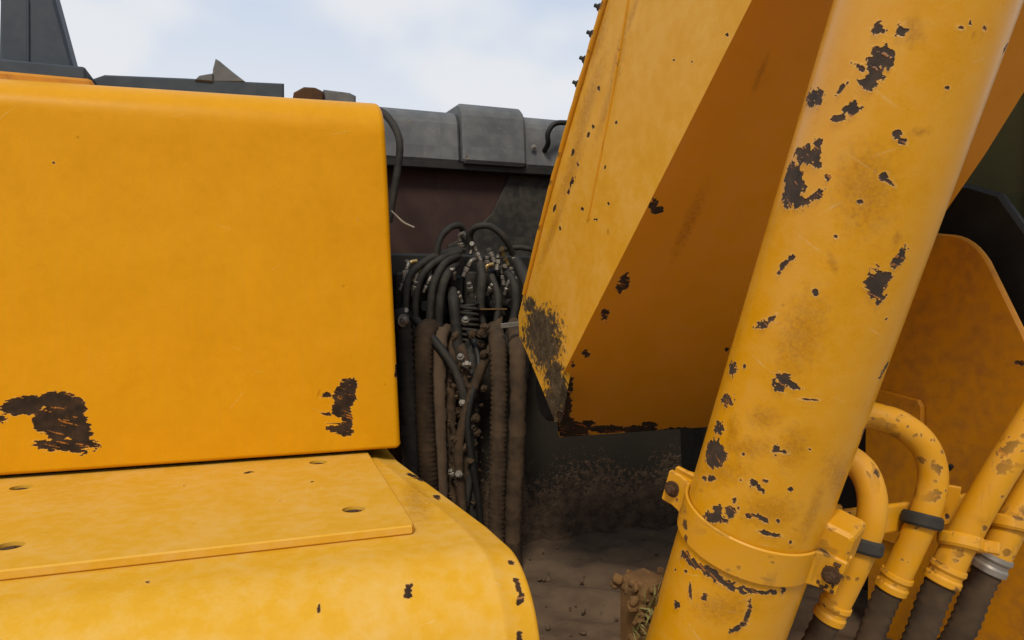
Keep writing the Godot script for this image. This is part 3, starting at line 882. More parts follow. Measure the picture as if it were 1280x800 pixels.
const SLOPE := 0.8946
func boom():
	# side outline (z, y): underside corner, rolled foot, top edge
	var hi := 0.62
	var side := PackedVector2Array([Vector2(-1.236, 1.370), Vector2(-1.194, 1.467), Vector2(-0.675, 1.931), Vector2(-0.675 + hi, 1.931 + hi * SLOPE), Vector2(-1.039 + hi, 2.071 + hi * 1.08 + 0.05), Vector2(-1.039, 2.071), Vector2(-1.240, 1.834), Vector2(-1.436, 1.563), Vector2(-1.43, 1.52), Vector2(-1.397, 1.497), Vector2(-1.29, 1.415)])
	var inn := PackedVector2Array()
	var st := begin()
	# right cheek
	var cap := Geometry2D.triangulate_polygon(side)
	for k in range(0, cap.size(), 3):
		var t := []
		var u := []
		for i in 3:
			var q := side[cap[k + i]]
			t.append(Vector3(0.52, q.y, q.x))
			u.append(Vector2((q.x + 1.5) / 1.1, (q.y - 1.3) / 1.0))
		tri(st, t[0], t[1], t[2], Vector3.LEFT, u[0], u[1], u[2])
	# edges of the cheek plate, 14 mm thick
	for i in side.size():
		var a := side[i]
		var b := side[(i + 1) % side.size()]
		var out := Vector3(0, -(b.x - a.x), (b.y - a.y))
		var ua := Vector2((a.x + 1.5) / 1.1, (a.y - 1.3) / 1.0)
		var ub := Vector2((b.x + 1.5) / 1.1, (b.y - 1.3) / 1.0)
		quad(st, Vector3(0.52, a.y, a.x), Vector3(0.52, b.y, b.x), Vector3(0.534, b.y, b.x), Vector3(0.534, a.y, a.x), out, [ua, ub, ub + Vector2(0.0127, 0.009), ua + Vector2(0.0127, 0.009)])
	var bm := part("boom", st, M.side, null, "yellow boom rising from its muddy foot, underside in shade")
	# underside plate, narrowing upward
	var low := -1.365
	st = begin()
	var right := func(z): return lerpf(1.085, 0.925, (z + 0.95) / 0.45) if z > -0.95 else 1.085
	var zs := [-1.365, -1.30, -1.194, -1.0, -0.8, -0.6, -0.4, -0.2, -0.06]
	for i in zs.size() - 1:
		var q := []
		var u := []
		for s in [[zs[i], 0], [zs[i], 1], [zs[i + 1], 1], [zs[i + 1], 0]]:
			var z: float = s[0]
			var x: float = 0.52 if s[1] == 0 else lerpf(1.10, 0.93, clampf((z + 0.95) / 0.45, 0, 1))
			if s[1] == 0 and z < -1.2:
				x = 0.585 if z < -1.32 else 0.555
			var y := 1.467 + SLOPE * (z + 1.194) - 0.0012
			q.append(Vector3(x, y, z))
			u.append(Vector2((x - 0.5) / 0.6, (z + 1.4) / 0.7453 / 1.2))
		quad(st, q[0], q[1], q[2], q[3], Vector3(0, -0.75, 0.66), u)
		var back := Vector3(0, 0.009, -0.008)
		quad(st, q[0] + back, q[1] + back, q[2] + back, q[3] + back, Vector3(0, 0.75, -0.66), u)
		if i == 0:
			quad(st, q[0], q[1], q[1] + back, q[0] + back, Vector3(0, -0.6, -0.8))
	part("underside_plate", st, M.under, bm)
	# far cheek and top
	st = begin()
	for i in range(1, zs.size() - 1):
		var z0: float = zs[i]
		var z1: float = zs[i + 1]
		var x0 := lerpf(1.092, 0.922, clampf((z0 + 0.95) / 0.45, 0, 1))
		var x1 := lerpf(1.092, 0.922, clampf((z1 + 0.95) / 0.45, 0, 1))
		var y0 := 1.467 + SLOPE * (z0 + 1.194)
		var y1 := 1.467 + SLOPE * (z1 + 1.194)
		quad(st, Vector3(x0, y0, z0), Vector3(x1, y1, z1), Vector3(x1, y1 + 0.45, z1 - 0.22), Vector3(x0, y0 + 0.35, z0 - 0.16), Vector3.RIGHT)
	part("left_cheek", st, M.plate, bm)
	st = begin()
	var topline := [Vector2(-1.436, 1.563), Vector2(-1.240, 1.834), Vector2(-1.039, 2.071), Vector2(-1.039 + hi, 2.071 + hi * 1.08 + 0.05)]
	for i in 3:
		var a: Vector2 = topline[i]
		var b: Vector2 = topline[i + 1]
		quad(st, Vector3(0.534, a.y - 0.01, a.x), Vector3(1.04, a.y - 0.01, a.x), Vector3(1.0, b.y - 0.01, b.x), Vector3(0.534, b.y - 0.01, b.x), Vector3(0, 0.7, -0.7))
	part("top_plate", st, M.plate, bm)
	# weld beads and the raised rim along the top edge
	var beads := [
		[Vector3(0.5195, 2.10, -0.93), Vector3(0.5195, 2.040, -0.958), Vector3(0.5195, 1.90, -1.015), Vector3(0.5195, 1.766, -1.077), Vector3(0.5195, 1.731, -1.095)],
	]
	var wob := FastNoiseLite.new()
	wob.frequency = 120.0
	for k in 1:
		st = begin()
		tube(st, spline(beads[k], 16), 0.0022 if k == 0 else 0.0026, 8, func(l, _a): return 1.0 + 0.35 * wob.get_noise_1d(l + k))
		part("weld_bead", st, M.yellow, bm)
	st = begin()
	var rim := []
	for q in [Vector2(-0.95, 2.17), Vector2(-1.039, 2.071), Vector2(-1.240, 1.834), Vector2(-1.40, 1.615)]:
		rim.append(Vector3(0.518, q.y - 0.006, q.x + 0.006))
	tube(st, spline(rim, 16), 0.0055, 8, func(l, _a): return 1.0 + 0.3 * wob.get_noise_1d(l * 0.5))
	part("edge_weld", st, M.yellow, bm)
	# hose clamp bolts along the top edge
	var along := Vector3(0, 2.071 - 1.834, -1.039 + 1.240).normalized()
	var out_dir := Vector3(0, along.z, -along.y)
	for k in 6:
		st = begin()
		var at := Vector3(0.528, 1.962, -1.131) + along * (0.043 * k)
		var lean := (out_dir + Vector3(-1.0, 0, 0)).normalized()
		tube(st, PackedVector3Array([at - lean * 0.006, at + lean * 0.010]), 0.004, 10)
		hex_bolt(st, 0.0062, 0.007, Transform3D(frame_along(lean), at + lean * 0.008))
		tube(st, PackedVector3Array([at + lean * 0.012, at + lean * 0.021]), 0.0032, 8)
		part("clamp_bolt", st, M.black, bm)
	# near-black pivot boss behind the foot
	st = begin()
	lathe(st, [Vector2(0.0, 0.0), Vector2(0.055, 0.0), Vector2(0.062, 0.007), Vector2(0.062, 0.55), Vector2(0.0, 0.55)], 32, Transform3D(Basis(Vector3(0, 1, 0), Vector3(1, 0, 0), Vector3(0, 0, -1)), Vector3(0.575, 1.40, -1.42)))
	part("pivot_boss", st, M.black, bm)


func side_plate():
	var st := begin()
	var out := PackedVector2Array([Vector2(-1.10, 1.42), Vector2(-1.10, 1.735), Vector2(-0.961, 1.717)])
	for k in 7:
		var t := k / 6.0
		out.append(Vector2(-0.90, 1.707).lerp(Vector2(-0.862, 1.700), t).lerp(Vector2(-0.862, 1.700).lerp(Vector2(-0.836, 1.660), t), t))
	out.append_array([Vector2(-0.775, 1.543), Vector2(-0.735, 1.44), Vector2(-0.72, 0.95), Vector2(-1.066, 0.95), Vector2(-1.066, 1.36)])
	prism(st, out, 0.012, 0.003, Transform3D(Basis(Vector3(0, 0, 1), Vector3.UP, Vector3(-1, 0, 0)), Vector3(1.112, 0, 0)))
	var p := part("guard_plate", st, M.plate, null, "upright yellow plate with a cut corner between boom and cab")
	st = begin()
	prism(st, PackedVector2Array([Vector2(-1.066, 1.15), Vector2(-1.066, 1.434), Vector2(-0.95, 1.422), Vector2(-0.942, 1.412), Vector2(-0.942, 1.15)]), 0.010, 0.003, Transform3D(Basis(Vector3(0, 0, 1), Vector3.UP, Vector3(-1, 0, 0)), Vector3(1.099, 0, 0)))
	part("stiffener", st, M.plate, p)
	st = begin()
	block(st, Vector3(1.0985, 1.315, -0.893), Vector3(0.006, 0.012, 0.007), 0.001, Basis(Vector3.RIGHT, 0.6))
	part("stud", st, M.black, p)
	# black guard behind it
	st = begin()
	var o2 := PackedVector2Array([Vector2(-1.25, 1.0), Vector2(-1.25, 1.80), Vector2(-0.93, 1.80), Vector2(-0.87, 1.775), Vector2(-0.79, 1.66), Vector2(-0.75, 1.45), Vector2(-0.75, 1.0)])
	prism(st, o2, 0.02, 0.006, Transform3D(Basis(Vector3(0, 0, 1), Vector3.UP, Vector3(-1, 0, 0)), Vector3(1.19, 0, 0)))
	part("rubber_guard", st, M.black, p)


func cab():
	var st := begin()
	# lower body, pillars and roof
	block(st, Vector3(1.75, 1.18, -1.52), Vector3(0.98, 0.50, 1.36), 0.01)
	var c := part("cab", st, M.black, null, "dark cab with glass coloured olive for its reflections at the far side of the boom")
	st = begin()
	block(st, Vector3(1.75, 2.64, -1.52), Vector3(1.0, 0.10, 1.36), 0.03)
	part("roof", st, M.black, c)
	for q in [[1.285, -0.86], [1.285, -2.17], [2.215, -0.86], [2.215, -2.17]]:
		st = begin()
		block(st, Vector3(q[0], 2.01, q[1]), Vector3(0.05, 1.17, 0.05), 0.008)
		part("pillar", st, M.black, c)
	st = begin()
	block(st, Vector3(1.275, 2.01, -1.515), Vector3(0.006, 1.16, 1.26), 0.001)
	part("side_window", st, M.glass, c)
	st = begin()
	block(st, Vector3(1.75, 2.01, -0.85), Vector3(0.88, 1.16, 0.006), 0.001)
	part("windscreen", st, M.glass, c)
	st = begin()
	block(st, Vector3(1.75, 2.01, -2.18), Vector3(0.88, 1.16, 0.02), 0.004)
	part("rear_wall", st, M.dark_grey, c)
	st = begin()
	block(st, Vector3(2.23, 2.01, -1.515), Vector3(0.02, 1.16, 1.26), 0.004)
	part("door", st, M.dark_grey, c)
	st = begin()
	block(st, Vector3(1.72, 1.75, -1.75), Vector3(0.46, 0.62, 0.12), 0.03)
	block(st, Vector3(1.72, 1.50, -1.50), Vector3(0.46, 0.14, 0.46), 0.03)
	part("seat", st, M.grey, c)


func valve_bank():
	var st := begin()
	block(st, Vector3(0.53, 1.60, -1.95), Vector3(0.42, 0.24, 0.10), 0.006)
	var bank := part("valve_bank", st, M.black, null, "dark hydraulic valve bank crowded with fittings and thin hoses")
	var rng := RandomNumberGenerator.new()
	rng.seed = 8
	# slices of the bank, each with a cap and two fittings
	for k in 7:
		var x := 0.355 + 0.047 * k
		st = begin()
		var drop := rng.randf_range(-0.01, 0.02)
		block(st, Vector3(x, 1.60 + drop, -1.885), Vector3(0.038, 0.13, 0.07), 0.005)
		lathe(st, [Vector2(0.0, 0.0), Vector2(0.015, 0.0), Vector2(0.015, 0.035), Vector2(0.011, 0.04), Vector2(0.0, 0.04)], 14, Transform3D(Basis(Vector3.RIGHT, PI / 2), Vector3(x, 1.57 + drop, -1.85)))
		part("valve_slice", st, M.black if k % 2 else M.rubber, bank)
	var spots := [Vector3(0.36, 1.665, -1.84), Vector3(0.385, 1.655, -1.83), Vector3(0.345, 1.63, -1.83), Vector3(0.432, 1.68, -1.82), Vector3(0.505, 1.735, -1.835), Vector3(0.532, 1.728, -1.83), Vector3(0.55, 1.70, -1.82), Vector3(0.585, 1.71, -1.82), Vector3(0.40, 1.625, -1.80), Vector3(0.45, 1.64, -1.80), Vector3(0.475, 1.66, -1.80), Vector3(0.52, 1.62, -1.80), Vector3(0.57, 1.62, -1.80), Vector3(0.545, 1.71, -1.81), Vector3(0.565, 1.69, -1.80), Vector3(0.61, 1.62, -1.78), Vector3(0.35, 1.66, -1.81), Vector3(0.37, 1.62, -1.79), Vector3(0.49, 1.60, -1.79), Vector3(0.63, 1.66, -1.79), Vector3(0.64, 1.69, -1.80), Vector3(0.60, 1.69, -1.82), Vector3(0.625, 1.70, -1.82), Vector3(0.51, 1.67, -1.81), Vector3(0.56, 1.655, -1.81), Vector3(0.59, 1.60, -1.81), Vector3(0.54, 1.585, -1.80), Vector3(0.355, 1.605, -1.81), Vector3(0.375, 1.60, -1.82), Vector3(0.335, 1.535, -1.70), Vector3(0.61, 1.65, -1.80)]
	for p in spots:
		st = begin()
		var dir := Vector3(rng.randf_range(-0.5, 0.5), 1.0, rng.randf_range(-0.2, 0.7))
		var fb := frame_along(dir)
		var s := rng.randf_range(0.6, 0.95)
		prism(st, ring_poly(0.0095 * s, 6, rng.randf()), 0.014 * s, 0.0015, Transform3D(fb, p))
		prism(st, ring_poly(0.0070 * s, 12), 0.026 * s, 0.001, Transform3D(fb, p - fb.z * 0.018 * s))
		prism(st, ring_poly(0.0075 * s, 6, 1.0), 0.008, 0.001, Transform3D(fb, p + fb.z * 0.018 * s))
		if rng.randf() < 0.5:   # elbow
			tube(st, spline([p + fb.z * 0.02, p + fb.z * 0.032 + fb.x * 0.004, p + fb.z * 0.036 + fb.x * 0.02], 4), 0.006, 8)
		part("fitting", st, M.steel if rng.randf() < 0.75 else M.brass, bank)
	# thin hoses looping over the bank
	var loops := [
		[Vector3(0.428, 1.66, -1.814), Vector3(0.438, 1.74, -1.813), Vector3(0.464, 1.778, -1.815), Vector3(0.495, 1.790, -1.826), Vector3(0.512, 1.775, -1.839), Vector3(0.512, 1.735, -1.837)],
		[Vector3(0.531, 1.729, -1.833), Vector3(0.524, 1.769, -1.815), Vector3(0.538, 1.786, -1.789), Vector3(0.571, 1.784, -1.777), Vector3(0.605, 1.756, -1.776), Vector3(0.635, 1.716, -1.796)],
		[Vector3(0.513, 1.729, -1.839), Vector3(0.444, 1.714, -1.820), Vector3(0.386, 1.683, -1.797), Vector3(0.353, 1.642, -1.786), Vector3(0.341, 1.547, -1.766)],
		[Vector3(0.50, 1.722, -1.83), Vector3(0.44, 1.700, -1.805), Vector3(0.392, 1.660, -1.79), Vector3(0.372, 1.60, -1.785), Vector3(0.37, 1.50, -1.77)],
		[Vector3(0.497, 1.712, -1.83), Vector3(0.445, 1.685, -1.79), Vector3(0.415, 1.63, -1.775), Vector3(0.405, 1.56, -1.77), Vector3(0.40, 1.48, -1.77)],
		[Vector3(0.49, 1.690, -1.83), Vector3(0.452, 1.66, -1.78), Vector3(0.432, 1.60, -1.77), Vector3(0.428, 1.52, -1.77)],
		[Vector3(0.62, 1.73, -1.83), Vector3(0.66, 1.735, -1.80), Vector3(0.72, 1.72, -1.80), Vector3(0.78, 1.69, -1.82)],
		[Vector3(0.55, 1.69, -1.81), Vector3(0.545, 1.65, -1.78), Vector3(0.54, 1.58, -1.78), Vector3(0.55, 1.50, -1.78)],
		[Vector3(0.61, 1.68, -1.81), Vector3(0.625, 1.64, -1.76), Vector3(0.625, 1.57, -1.75), Vector3(0.60, 1.48, -1.75)],
		[Vector3(0.645, 1.70, -1.80), Vector3(0.66, 1.62, -1.74), Vector3(0.635, 1.52, -1.70), Vector3(0.62, 1.40, -1.68)],
		[Vector3(0.58, 1.66, -1.81), Vector3(0.585, 1.60, -1.77), Vector3(0.575, 1.52, -1.76)],
		[Vector3(0.47, 1.62, -1.80), Vector3(0.465, 1.58, -1.76), Vector3(0.47, 1.50, -1.75), Vector3(0.475, 1.40, -1.74)],
	]
	for k in loops.size():
		st = begin()
		tube(st, spline(loops[k], 10), [0.0085, 0.0085, 0.0095, 0.0095, 0.010, 0.011, 0.007, 0.012, 0.011, 0.016, 0.009, 0.014][k], 10)
		part("thin_hose", st, M.rubber, bank)
	# a coil spring sleeve and a thin bracket in the middle
	st = begin()
	var coil := PackedVector3Array()
	for k in 130:
		var a := k * 0.35
		coil.append(Vector3(0.505 + 0.022 * cos(a), 1.49 + 0.001 * k * 0.75, -1.76 + 0.022 * sin(a)))
	tube(st, coil, 0.0045, 6)
	part("spring_sleeve", st, M.rubber, bank)
	st = begin()
	block(st, Vector3(0.56, 1.572, -1.765), Vector3(0.09, 0.004, 0.02), 0.001)
	part("bracket", st, M.rusty, bank)
	st = begin()
	block(st, Vector3(0.352, 1.645, -1.80), Vector3(0.016, 0.05, 0.006), 0.001, Basis(Vector3.BACK, 0.1))
	block(st, Vector3(0.375, 1.64, -1.795), Vector3(0.010, 0.055, 0.006), 0.001, Basis(Vector3.BACK, -0.1))
	part("bracket", st, M.steel, bank)
	st = begin()
	tube(st, spline([Vector3(0.262, 1.782, -1.50), Vector3(0.275, 1.772, -1.508), Vector3(0.292, 1.760, -1.517), Vector3(0.317, 1.753, -1.537)], 8), 0.0021, 8)
	part("wire", st, M.white, bank, "thin pale wire sticking out past the box edge")
	st = begin()
	tube(st, spline([Vector3(0.30, 2.11, -1.96), Vector3(0.326, 2.085, -1.93), Vector3(0.347, 2.04, -1.90), Vector3(0.354, 1.995, -1.89), Vector3(0.345, 1.92, -1.89), Vector3(0.325, 1.80, -1.90)], 8), 0.010, 10)
	part("cable_loop", st, M.rubber, bank)


func big_hoses():
	# bundle of muddy hoses that drop from the valve bank to the deck
	var bundle := Node3D.new()
	bundle.name = "hose_bundle"
	bundle.position = -BASE
	bundle.set_meta("label", "bundle of thick muddy hoses hanging between box and boom")
	machine.add_child(bundle)
	var wob := FastNoiseLite.new()
	wob.frequency = 22.0
	wob.fractal_octaves = 4
	var ribs := func(l, a): return 1.0 + 0.085 * sin(l * TAU / 0.0115 + a) + 0.10 * wob.get_noise_3d(l, cos(a) * 0.03, sin(a) * 0.03)
	var coarse := func(l, _a): return 1.0 + 0.10 * sin(l * TAU / 0.016)
	var lumpy := func(l, a): return 1.0 + 0.22 * wob.get_noise_3d(l, cos(a) * 0.03, sin(a) * 0.03) + 0.03 * sin(l * TAU / 0.02 + a)
	var runs := [
		["corrugated_hose", [Vector3(0.312, 1.57, -1.70), Vector3(0.322, 1.535, -1.687), Vector3(0.327, 1.455, -1.684), Vector3(0.331, 1.341, -1.678), Vector3(0.338, 1.10, -1.67), Vector3(0.34, 0.95, -1.67)], 0.019, coarse, M.rubber],
		["sleeved_hose", [Vector3(0.46, 1.50, -1.86), Vector3(0.41, 1.525, -1.78), Vector3(0.378, 1.50, -1.72), Vector3(0.368, 1.40, -1.69), Vector3(0.373, 1.24, -1.68), Vector3(0.385, 1.08, -1.69), Vector3(0.40, 0.93, -1.70)], 0.024, ribs, M.hose_mud],
		["sleeved_hose", [Vector3(0.50, 1.50, -1.86), Vector3(0.445, 1.515, -1.79), Vector3(0.415, 1.48, -1.73), Vector3(0.410, 1.38, -1.71), Vector3(0.41, 1.2, -1.70), Vector3(0.42, 0.93, -1.71)], 0.021, lumpy, M.mud],
		["bare_hose", [Vector3(0.50, 1.50, -1.86), Vector3(0.465, 1.48, -1.77), Vector3(0.446, 1.38, -1.73), Vector3(0.446, 1.2, -1.72), Vector3(0.452, 0.94, -1.72)], 0.016, lumpy, M.hose_mud],
		["bare_hose", [Vector3(0.53, 1.50, -1.86), Vector3(0.505, 1.48, -1.74), Vector3(0.495, 1.36, -1.70), Vector3(0.492, 1.18, -1.70), Vector3(0.50, 0.94, -1.71)], 0.018, ribs, M.rubber],
		["bare_hose", [Vector3(0.49, 1.49, -1.84), Vector3(0.476, 1.46, -1.72), Vector3(0.470, 1.33, -1.685), Vector3(0.470, 1.15, -1.69), Vector3(0.476, 0.94, -1.70)], 0.014, lumpy, M.hose_mud],
		["ribbed_hose", [Vector3(0.57, 1.52, -1.76), Vector3(0.545, 1.505, -1.66), Vector3(0.532, 1.47, -1.61), Vector3(0.528, 1.38, -1.59), Vector3(0.524, 1.255, -1.585), Vector3(0.525, 1.08, -1.60), Vector3(0.528, 0.93, -1.61)], 0.0195, ribs, M.hose_mud],
		["ribbed_hose", [Vector3(0.62, 1.53, -1.74), Vector3(0.592, 1.505, -1.65), Vector3(0.576, 1.46, -1.60), Vector3(0.572, 1.37, -1.58), Vector3(0.566, 1.255, -1.575), Vector3(0.563, 1.08, -1.59), Vector3(0.565, 0.93, -1.60)], 0.020, lumpy, M.hose_mud],
		["bare_hose", [Vector3(0.36, 1.56, -1.80), Vector3(0.40, 1.50, -1.71), Vector3(0.455, 1.40, -1.675), Vector3(0.485, 1.22, -1.68), Vector3(0.46, 1.02, -1.69), Vector3(0.45, 0.93, -1.70)], 0.0105, lumpy, M.rubber],
		["bare_hose", [Vector3(0.60, 1.56, -1.80), Vector3(0.545, 1.49, -1.69), Vector3(0.495, 1.40, -1.665), Vector3(0.452, 1.25, -1.665), Vector3(0.462, 1.08, -1.67), Vector3(0.49, 0.93, -1.69)], 0.0115, lumpy, M.hose_mud],
		["bare_hose", [Vector3(0.49, 1.56, -1.80), Vector3(0.505, 1.45, -1.68), Vector3(0.47, 1.30, -1.655), Vector3(0.50, 1.10, -1.66), Vector3(0.515, 0.93, -1.68)], 0.008, lumpy, M.black],
	]
	for r in runs:
		var st := begin()
		tube(st, spline(r[1], 56), r[2], 18, r[3])
		part(r[0], st, r[4], bundle)
	# mud clods caught between the hoses
	var rng := RandomNumberGenerator.new()
	rng.seed = 4
	var st := begin()
	for k in 280:
		var c := Vector3(rng.randf_range(0.43, 0.515), rng.randf_range(1.0, 1.44), -1.69 + rng.randf_range(-0.02, 0.02))
		var s := rng.randf_range(0.002, 0.0075)
		block(st, c, Vector3(s, s * rng.randf_range(0.5, 2.2), s * rng.randf_range(0.5, 1.4)), s * 0.12, Basis(Vector3(rng.randf() - 0.5, rng.randf(), rng.randf() - 0.5).normalized(), rng.randf() * 3.0))
	var clods := part("caught_clods", st, M.hose_mud, bundle)
	clods.set_meta("kind", "stuff")
	for k in 26:   # worn fittings and clips between them
		st = begin()
		var p := Vector3(rng.randf_range(0.44, 0.52), rng.randf_range(1.15, 1.55), -1.665 + rng.randf_range(-0.02, 0.01))
		var fb := frame_along(Vector3(rng.randf() - 0.5, rng.randf() - 0.2, rng.randf_range(0.0, 0.6)))
		prism(st, ring_poly(0.010, 6), 0.010, 0.001, Transform3D(fb, p))
		prism(st, ring_poly(0.0065, 10), 0.022, 0.001, Transform3D(fb, p - fb.z * 0.006))
		part("fitting", st, M.hose_mud if k % 4 else M.steel, bundle)
	st = begin()
	hex_bolt(st, 0.010, 0.012, Transform3D(Basis(Vector3.UP, 0.3), Vector3(0.318, 1.548, -1.67)))
	part("fitting", st, M.steel, bundle)
	st = begin()
	block(st, Vector3(0.585, 1.54, -1.60), Vector3(0.10, 0.012, 0.004), 0.001, Basis(Vector3.BACK, 0.10))
	part("clip", st, M.steel, bundle)


var foot := Vector3(0.532, 1.397, -0.659)
var axis := Vector3(0.0699, 0.9420, 0.3282).normalized()

func cylinder():
	var e1 := axis.cross(Vector3.BACK).normalized()
	var e2 := axis.cross(e1)
	# y along the axis, from 0.35 m below «foot»; angle 0 so that u runs as in the list of marks
	var start := foot - axis * 0.35
	# dir(a) = cos a * bx + sin a * bz; u = 0 at the seam behind
	var theta0 := -PI - PI / 2
	var bx := e1 * cos(theta0) + e2 * sin(theta0)
	var bz := -e1 * sin(theta0) + e2 * cos(theta0)
	var xf := Transform3D(Basis(bx, axis, bz), start)
	var st := begin()
	lathe(st, [Vector2(0.0, -0.02), Vector2(0.068, -0.02), Vector2(0.075, -0.012), Vector2(0.075, 1.0)], 96, xf, Vector2(1.0, 1.0))
	var cyl := part("boom_cylinder", st, M.cylinder, null, "thick yellow boom cylinder with dark chips in its paint")
	st = begin()
	lathe(st, [Vector2(0.075, 1.0), Vector2(0.083, 1.001), Vector2(0.083, 1.05), Vector2(0.078, 1.055), Vector2(0.0, 1.055)], 48, xf)
	part("end_cap", st, M.yellow, cyl)
	st = begin()
	lathe(st, [Vector2(0.035, 1.05), Vector2(0.035, 1.2), Vector2(0.0, 1.2)], 32, xf)
	part("rod", st, M.steel, cyl)
	# weld bead ring under the band, then the foot eye
	st = begin()
	lathe(st, [Vector2(0.0, -0.10), Vector2(0.05, -0.10), Vector2(0.055, -0.02)], 32, xf)
	part("foot_eye", st, M.rusty, cyl)
	# clamp band: two half bands with ears
	var t := 0.290
	var ang := 2.12
	var e := e1 * cos(ang) + e2 * sin(ang)       # towards the far ear
	var f := axis.cross(e).normalized()
	if f.dot(Vector3(0, EYE_HEIGHT, 0) - foot) < 0:
		f = -f                                       # towards the viewer's side
	var mid := start + axis * t
	var hb := 0.021
	var first: MeshInstance3D
	for s in [1.0, -1.0]:
		var fs: Vector3 = f * s
		st = begin()
		var prof := []   # outline of the half band in the plane of e and fs: inner and outer radius, then ears
		var n := 40
		var outer := PackedVector2Array()
		var a0 := asin(0.006 / 0.0792)
		var pts := PackedVector2Array()
		pts.append(Vector2(0.106, 0.005))
		pts.append(Vector2(0.106, 0.011))
		pts.append(Vector2(0.092, 0.011))
		pts.append(Vector2(0.0825, 0.015))
		for i in n + 1:
			var a := lerpf(0.24, PI - 0.24, float(i) / n)
			pts.append(Vector2(cos(a), sin(a)) * 0.0792)
		pts.append(Vector2(-0.0825, 0.015))
		pts.append(Vector2(-0.092, 0.011))
		pts.append(Vector2(-0.106, 0.011))
		pts.append(Vector2(-0.106, 0.005))
		for i in n + 1:
			var a := lerpf(PI - 0.07, 0.07, float(i) / n)
			pts.append(Vector2(cos(a), sin(a)) * 0.0758)
		prism(st, pts, hb * 2, 0.0016, Transform3D(Basis(e, fs, axis), mid - axis * hb))
		if s > 0:
			first = part("clamp_band", st, M.yellow, cyl, "yellow clamp band round the lower end of the cylinder")
		else:
			part("clamp_band", st, M.yellow, cyl)
	# ear bolts face the viewer
	for s in [1.0, -1.0]:
		st = begin()
		hex_bolt(st, 0.0068, 0.008, Transform3D(frame_along(f), mid + e * (0.096 * s) + f * 0.0112))
		tube(st, PackedVector3Array([mid + e * (0.096 * s) - f * 0.024, mid + e * (0.096 * s) + f * 0.011]), 0.005, 10)
		part("ear_bolt", st, M.dark_rust, cyl)
	# grime packed round the near ear
	var rng := RandomNumberGenerator.new()
	rng.seed = 15
	st = begin()
	for k in 46:
		var c := mid - e * rng.randf_range(0.081, 0.105) + f * rng.randf_range(0.0095, 0.0108) + axis * rng.randf_range(-0.019, 0.017)
		var sz := rng.randf_range(0.0015, 0.005)
		block(st, c, Vector3(sz * 1.6, sz, sz * 0.7), sz * 0.15, Basis(Vector3(rng.randf() - 0.5, rng.randf(), rng.randf() - 0.5).normalized(), rng.randf() * 3.0))
	var grime := part("packed_grime", st, M.dark_rust, cyl)
	grime.set_meta("kind", "stuff")
	# return pipe boss on the left of the barrel
	st = begin()
	block(st, start + axis * 0.315 + (-f * 0.2 - e).normalized() * 0.088, Vector3(0.035, 0.05, 0.05), 0.004, Basis(e, axis, f).orthonormalized())
	part("port_boss", st, M.yellow, cyl)


func ring_on(centre: Vector3, along: Vector3, r: float, wide: float, thick: float) -> SurfaceTool:
	var st := begin()
	var b := frame_along(along)
	lathe(st, [Vector2(r - thick, -wide), Vector2(r - thick * 0.25, -wide), Vector2(r, -wide * 0.6), Vector2(r, wide * 0.6), Vector2(r - thick * 0.25, wide), Vector2(r - thick, wide)], 24, Transform3D(Basis(b.x, b.z, -b.y), centre))
	# ears of the strap
	block(st, centre + b.x * (r + 0.006), Vector3(0.018, 0.008, wide * 1.8), 0.0015, b)
	return st


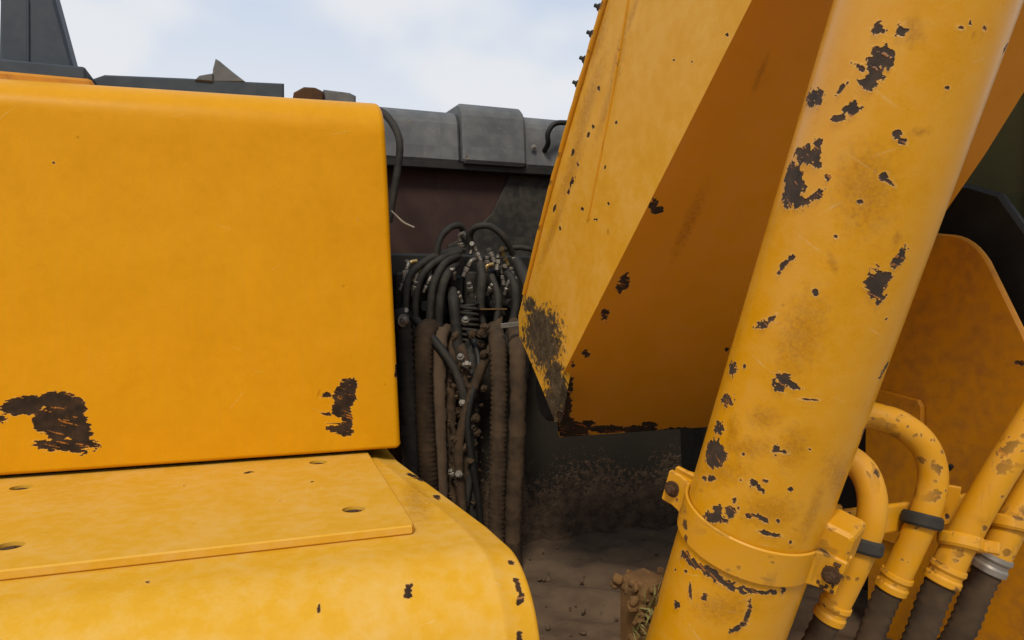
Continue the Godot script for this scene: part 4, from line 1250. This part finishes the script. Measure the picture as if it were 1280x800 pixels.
func pipes():
	var fl := FastNoiseLite.new()
	fl.frequency = 30.0
	var smooth_pipe := func(l, _a): return 1.0 + 0.012 * fl.get_noise_1d(l)
	var bank := Node3D.new()
	bank.name = "pipe_bank"
	bank.position = -BASE
	bank.set_meta("label", "row of four bent yellow steel pipes clamped to one bar")
	machine.add_child(bank)
	var runs := [
		[[Vector3(0.60, 1.38, -0.70), Vector3(0.643, 1.412, -0.688), Vector3(0.652, 1.413, -0.668), Vector3(0.664, 1.399, -0.652), Vector3(0.667, 1.372, -0.641), Vector3(0.663, 1.340, -0.639), Vector3(0.657, 1.302, -0.648), Vector3(0.648, 1.262, -0.660), Vector3(0.641, 1.238, -0.667)], 0.0163],
		[[Vector3(0.63, 1.45, -0.74), Vector3(0.690, 1.456, -0.726), Vector3(0.724, 1.453, -0.706), Vector3(0.757, 1.442, -0.686), Vector3(0.784, 1.415, -0.673), Vector3(0.793, 1.378, -0.668), Vector3(0.784, 1.333, -0.670), Vector3(0.771, 1.280, -0.683), Vector3(0.762, 1.248, -0.691)], 0.0174],
		[[Vector3(0.985, 1.62, -0.60), Vector3(0.928, 1.520, -0.604), Vector3(0.890, 1.450, -0.615), Vector3(0.853, 1.370, -0.636), Vector3(0.826, 1.296, -0.655), Vector3(0.814, 1.262, -0.662)], 0.0190],
		[[Vector3(1.05, 1.57, -0.61), Vector3(0.979, 1.445, -0.626), Vector3(0.940, 1.373, -0.638), Vector3(0.906, 1.312, -0.648), Vector3(0.890, 1.268, -0.658)], 0.0185],
	]
	var ring_at := [5, 6, 4, 3]
	var tilt := [Vector3(0.02, 0, 0.3), Vector3(0, 0, 0.3), Vector3(0, 0, 0.35), Vector3(0, 0, 0.35)]
	var bar_st := begin()
	# the bar the pipes are clamped to, bright near the cylinder
	var bars := [Vector3(0.615, 1.322, -0.705), Vector3(0.677, 1.320, -0.700), Vector3(0.843, 1.318, -0.702), Vector3(0.985, 1.325, -0.692)]
	for i in 3:
		var d: Vector3 = bars[i + 1] - bars[i]
		block(bar_st, (bars[i] + bars[i + 1]) / 2, Vector3(0.010, [0.05, 0.036, 0.038][i], d.length() + (0.0 if i else 0.002)), 0.002, frame_along(d))
	part("clamp_bar", bar_st, M.yellow, bank)
	bar_st = begin()
	block(bar_st, Vector3(0.616, 1.316, -0.690), Vector3(0.044, 0.030, 0.022), 0.006, Basis(Vector3.UP, -0.15) * Basis(Vector3.BACK, 0.06))
	part("bar_block", bar_st, M.plate, bank)
	for x in [0.842, 0.955]:
		bar_st = begin()
		prism(bar_st, PackedVector2Array([Vector2(-0.02, -0.03), Vector2(0.016, -0.026), Vector2(0.022, 0.022), Vector2(-0.018, 0.026)]), 0.012, 0.002, Transform3D(Basis(Vector3.BACK, -0.1), Vector3(x - 0.006, 1.335, -0.693)))
		part("clamp_tab", bar_st, M.yellow, bank)
	for k in 4:
		var pts := spline(runs[k][0], 14)
		var r: float = runs[k][1]
		var st := begin()
		tube(st, pts, r, 22, smooth_pipe)
		var pipe := part("steel_pipe", st, M.yellow, bank)
		var end := pts[pts.size() - 1]
		var d := (end - pts[pts.size() - 4]).normalized()
		# collar, then the rubber hose that goes on down
		st = begin()
		var b := frame_along(-d)
		var cx := Transform3D(Basis(b.x, -b.z, b.y), end - d * 0.004)
		lathe(st, [Vector2(r, 0.0), Vector2(r * 1.12, 0.001), Vector2(r * 1.16, 0.006), Vector2(r * 1.02, 0.010), Vector2(r * 1.02, 0.014), Vector2(r * 1.14, 0.017), Vector2(r * 1.14, 0.024), Vector2(r * 0.9, 0.026), Vector2(0.0, 0.026)], 22, cx)
		part("collar", st, M.yellow if k != 3 else M.steel, pipe)
		st = begin()
		var down := [end + d * 0.012, end + d * 0.05, end + d * 0.11 + Vector3(0, -0.01, 0), end + d * 0.2 + Vector3(0, -0.05, -0.03)]
		tube(st, spline(down, 30), r * 0.92, 16, func(l, _a): return 1.0 + 0.06 * sin(l * TAU / 0.011))
		part("hose_end", st, M.hose_mud, pipe)
		# strap round the pipe
		var c: Vector3 = runs[k][0][ring_at[k]]
		c += (runs[k][0][mini(ring_at[k] + 1, runs[k][0].size() - 1)] - c) * [0.7, 0.2, 0.0, 0.0][k]
		part("strap", ring_on(c, (d + tilt[k]).normalized(), r * 1.38, 0.0085, 0.009), M.rubber if k < 2 else M.yellow, pipe)


func loose_things():
	# dry grass caught at the cylinder foot
	var rng := RandomNumberGenerator.new()
	rng.seed = 12
	var st := begin()
	for k in 220:
		var p := Vector3(rng.randf_range(0.475, 0.535), rng.randf_range(1.07, 1.19), -0.842 + rng.randf_range(-0.02, 0.02))
		var q := p + Vector3(rng.randf_range(-0.022, 0.022), rng.randf_range(-0.05, 0.045), rng.randf_range(0.0, 0.02))
		var m := (p + q) / 2 + Vector3(rng.randf_range(-0.006, 0.006), 0.006, 0.006)
		var w := Vector3(rng.randf_range(0.0008, 0.0018), 0.0006, 0)
		quad(st, p - w, p + w, m + w, m - w, Vector3.BACK)
		tri(st, m - w, m + w, q, Vector3.BACK)
	var g := MeshInstance3D.new()
	g.name = "dry_grass"
	g.mesh = st.commit()
	g.material_override = M.straw
	g.set_meta("kind", "stuff")
	g.set_meta("label", "wisps of dry grass caught beside the cylinder foot")
	g.set_meta("category", "grass")
	add_child(g)
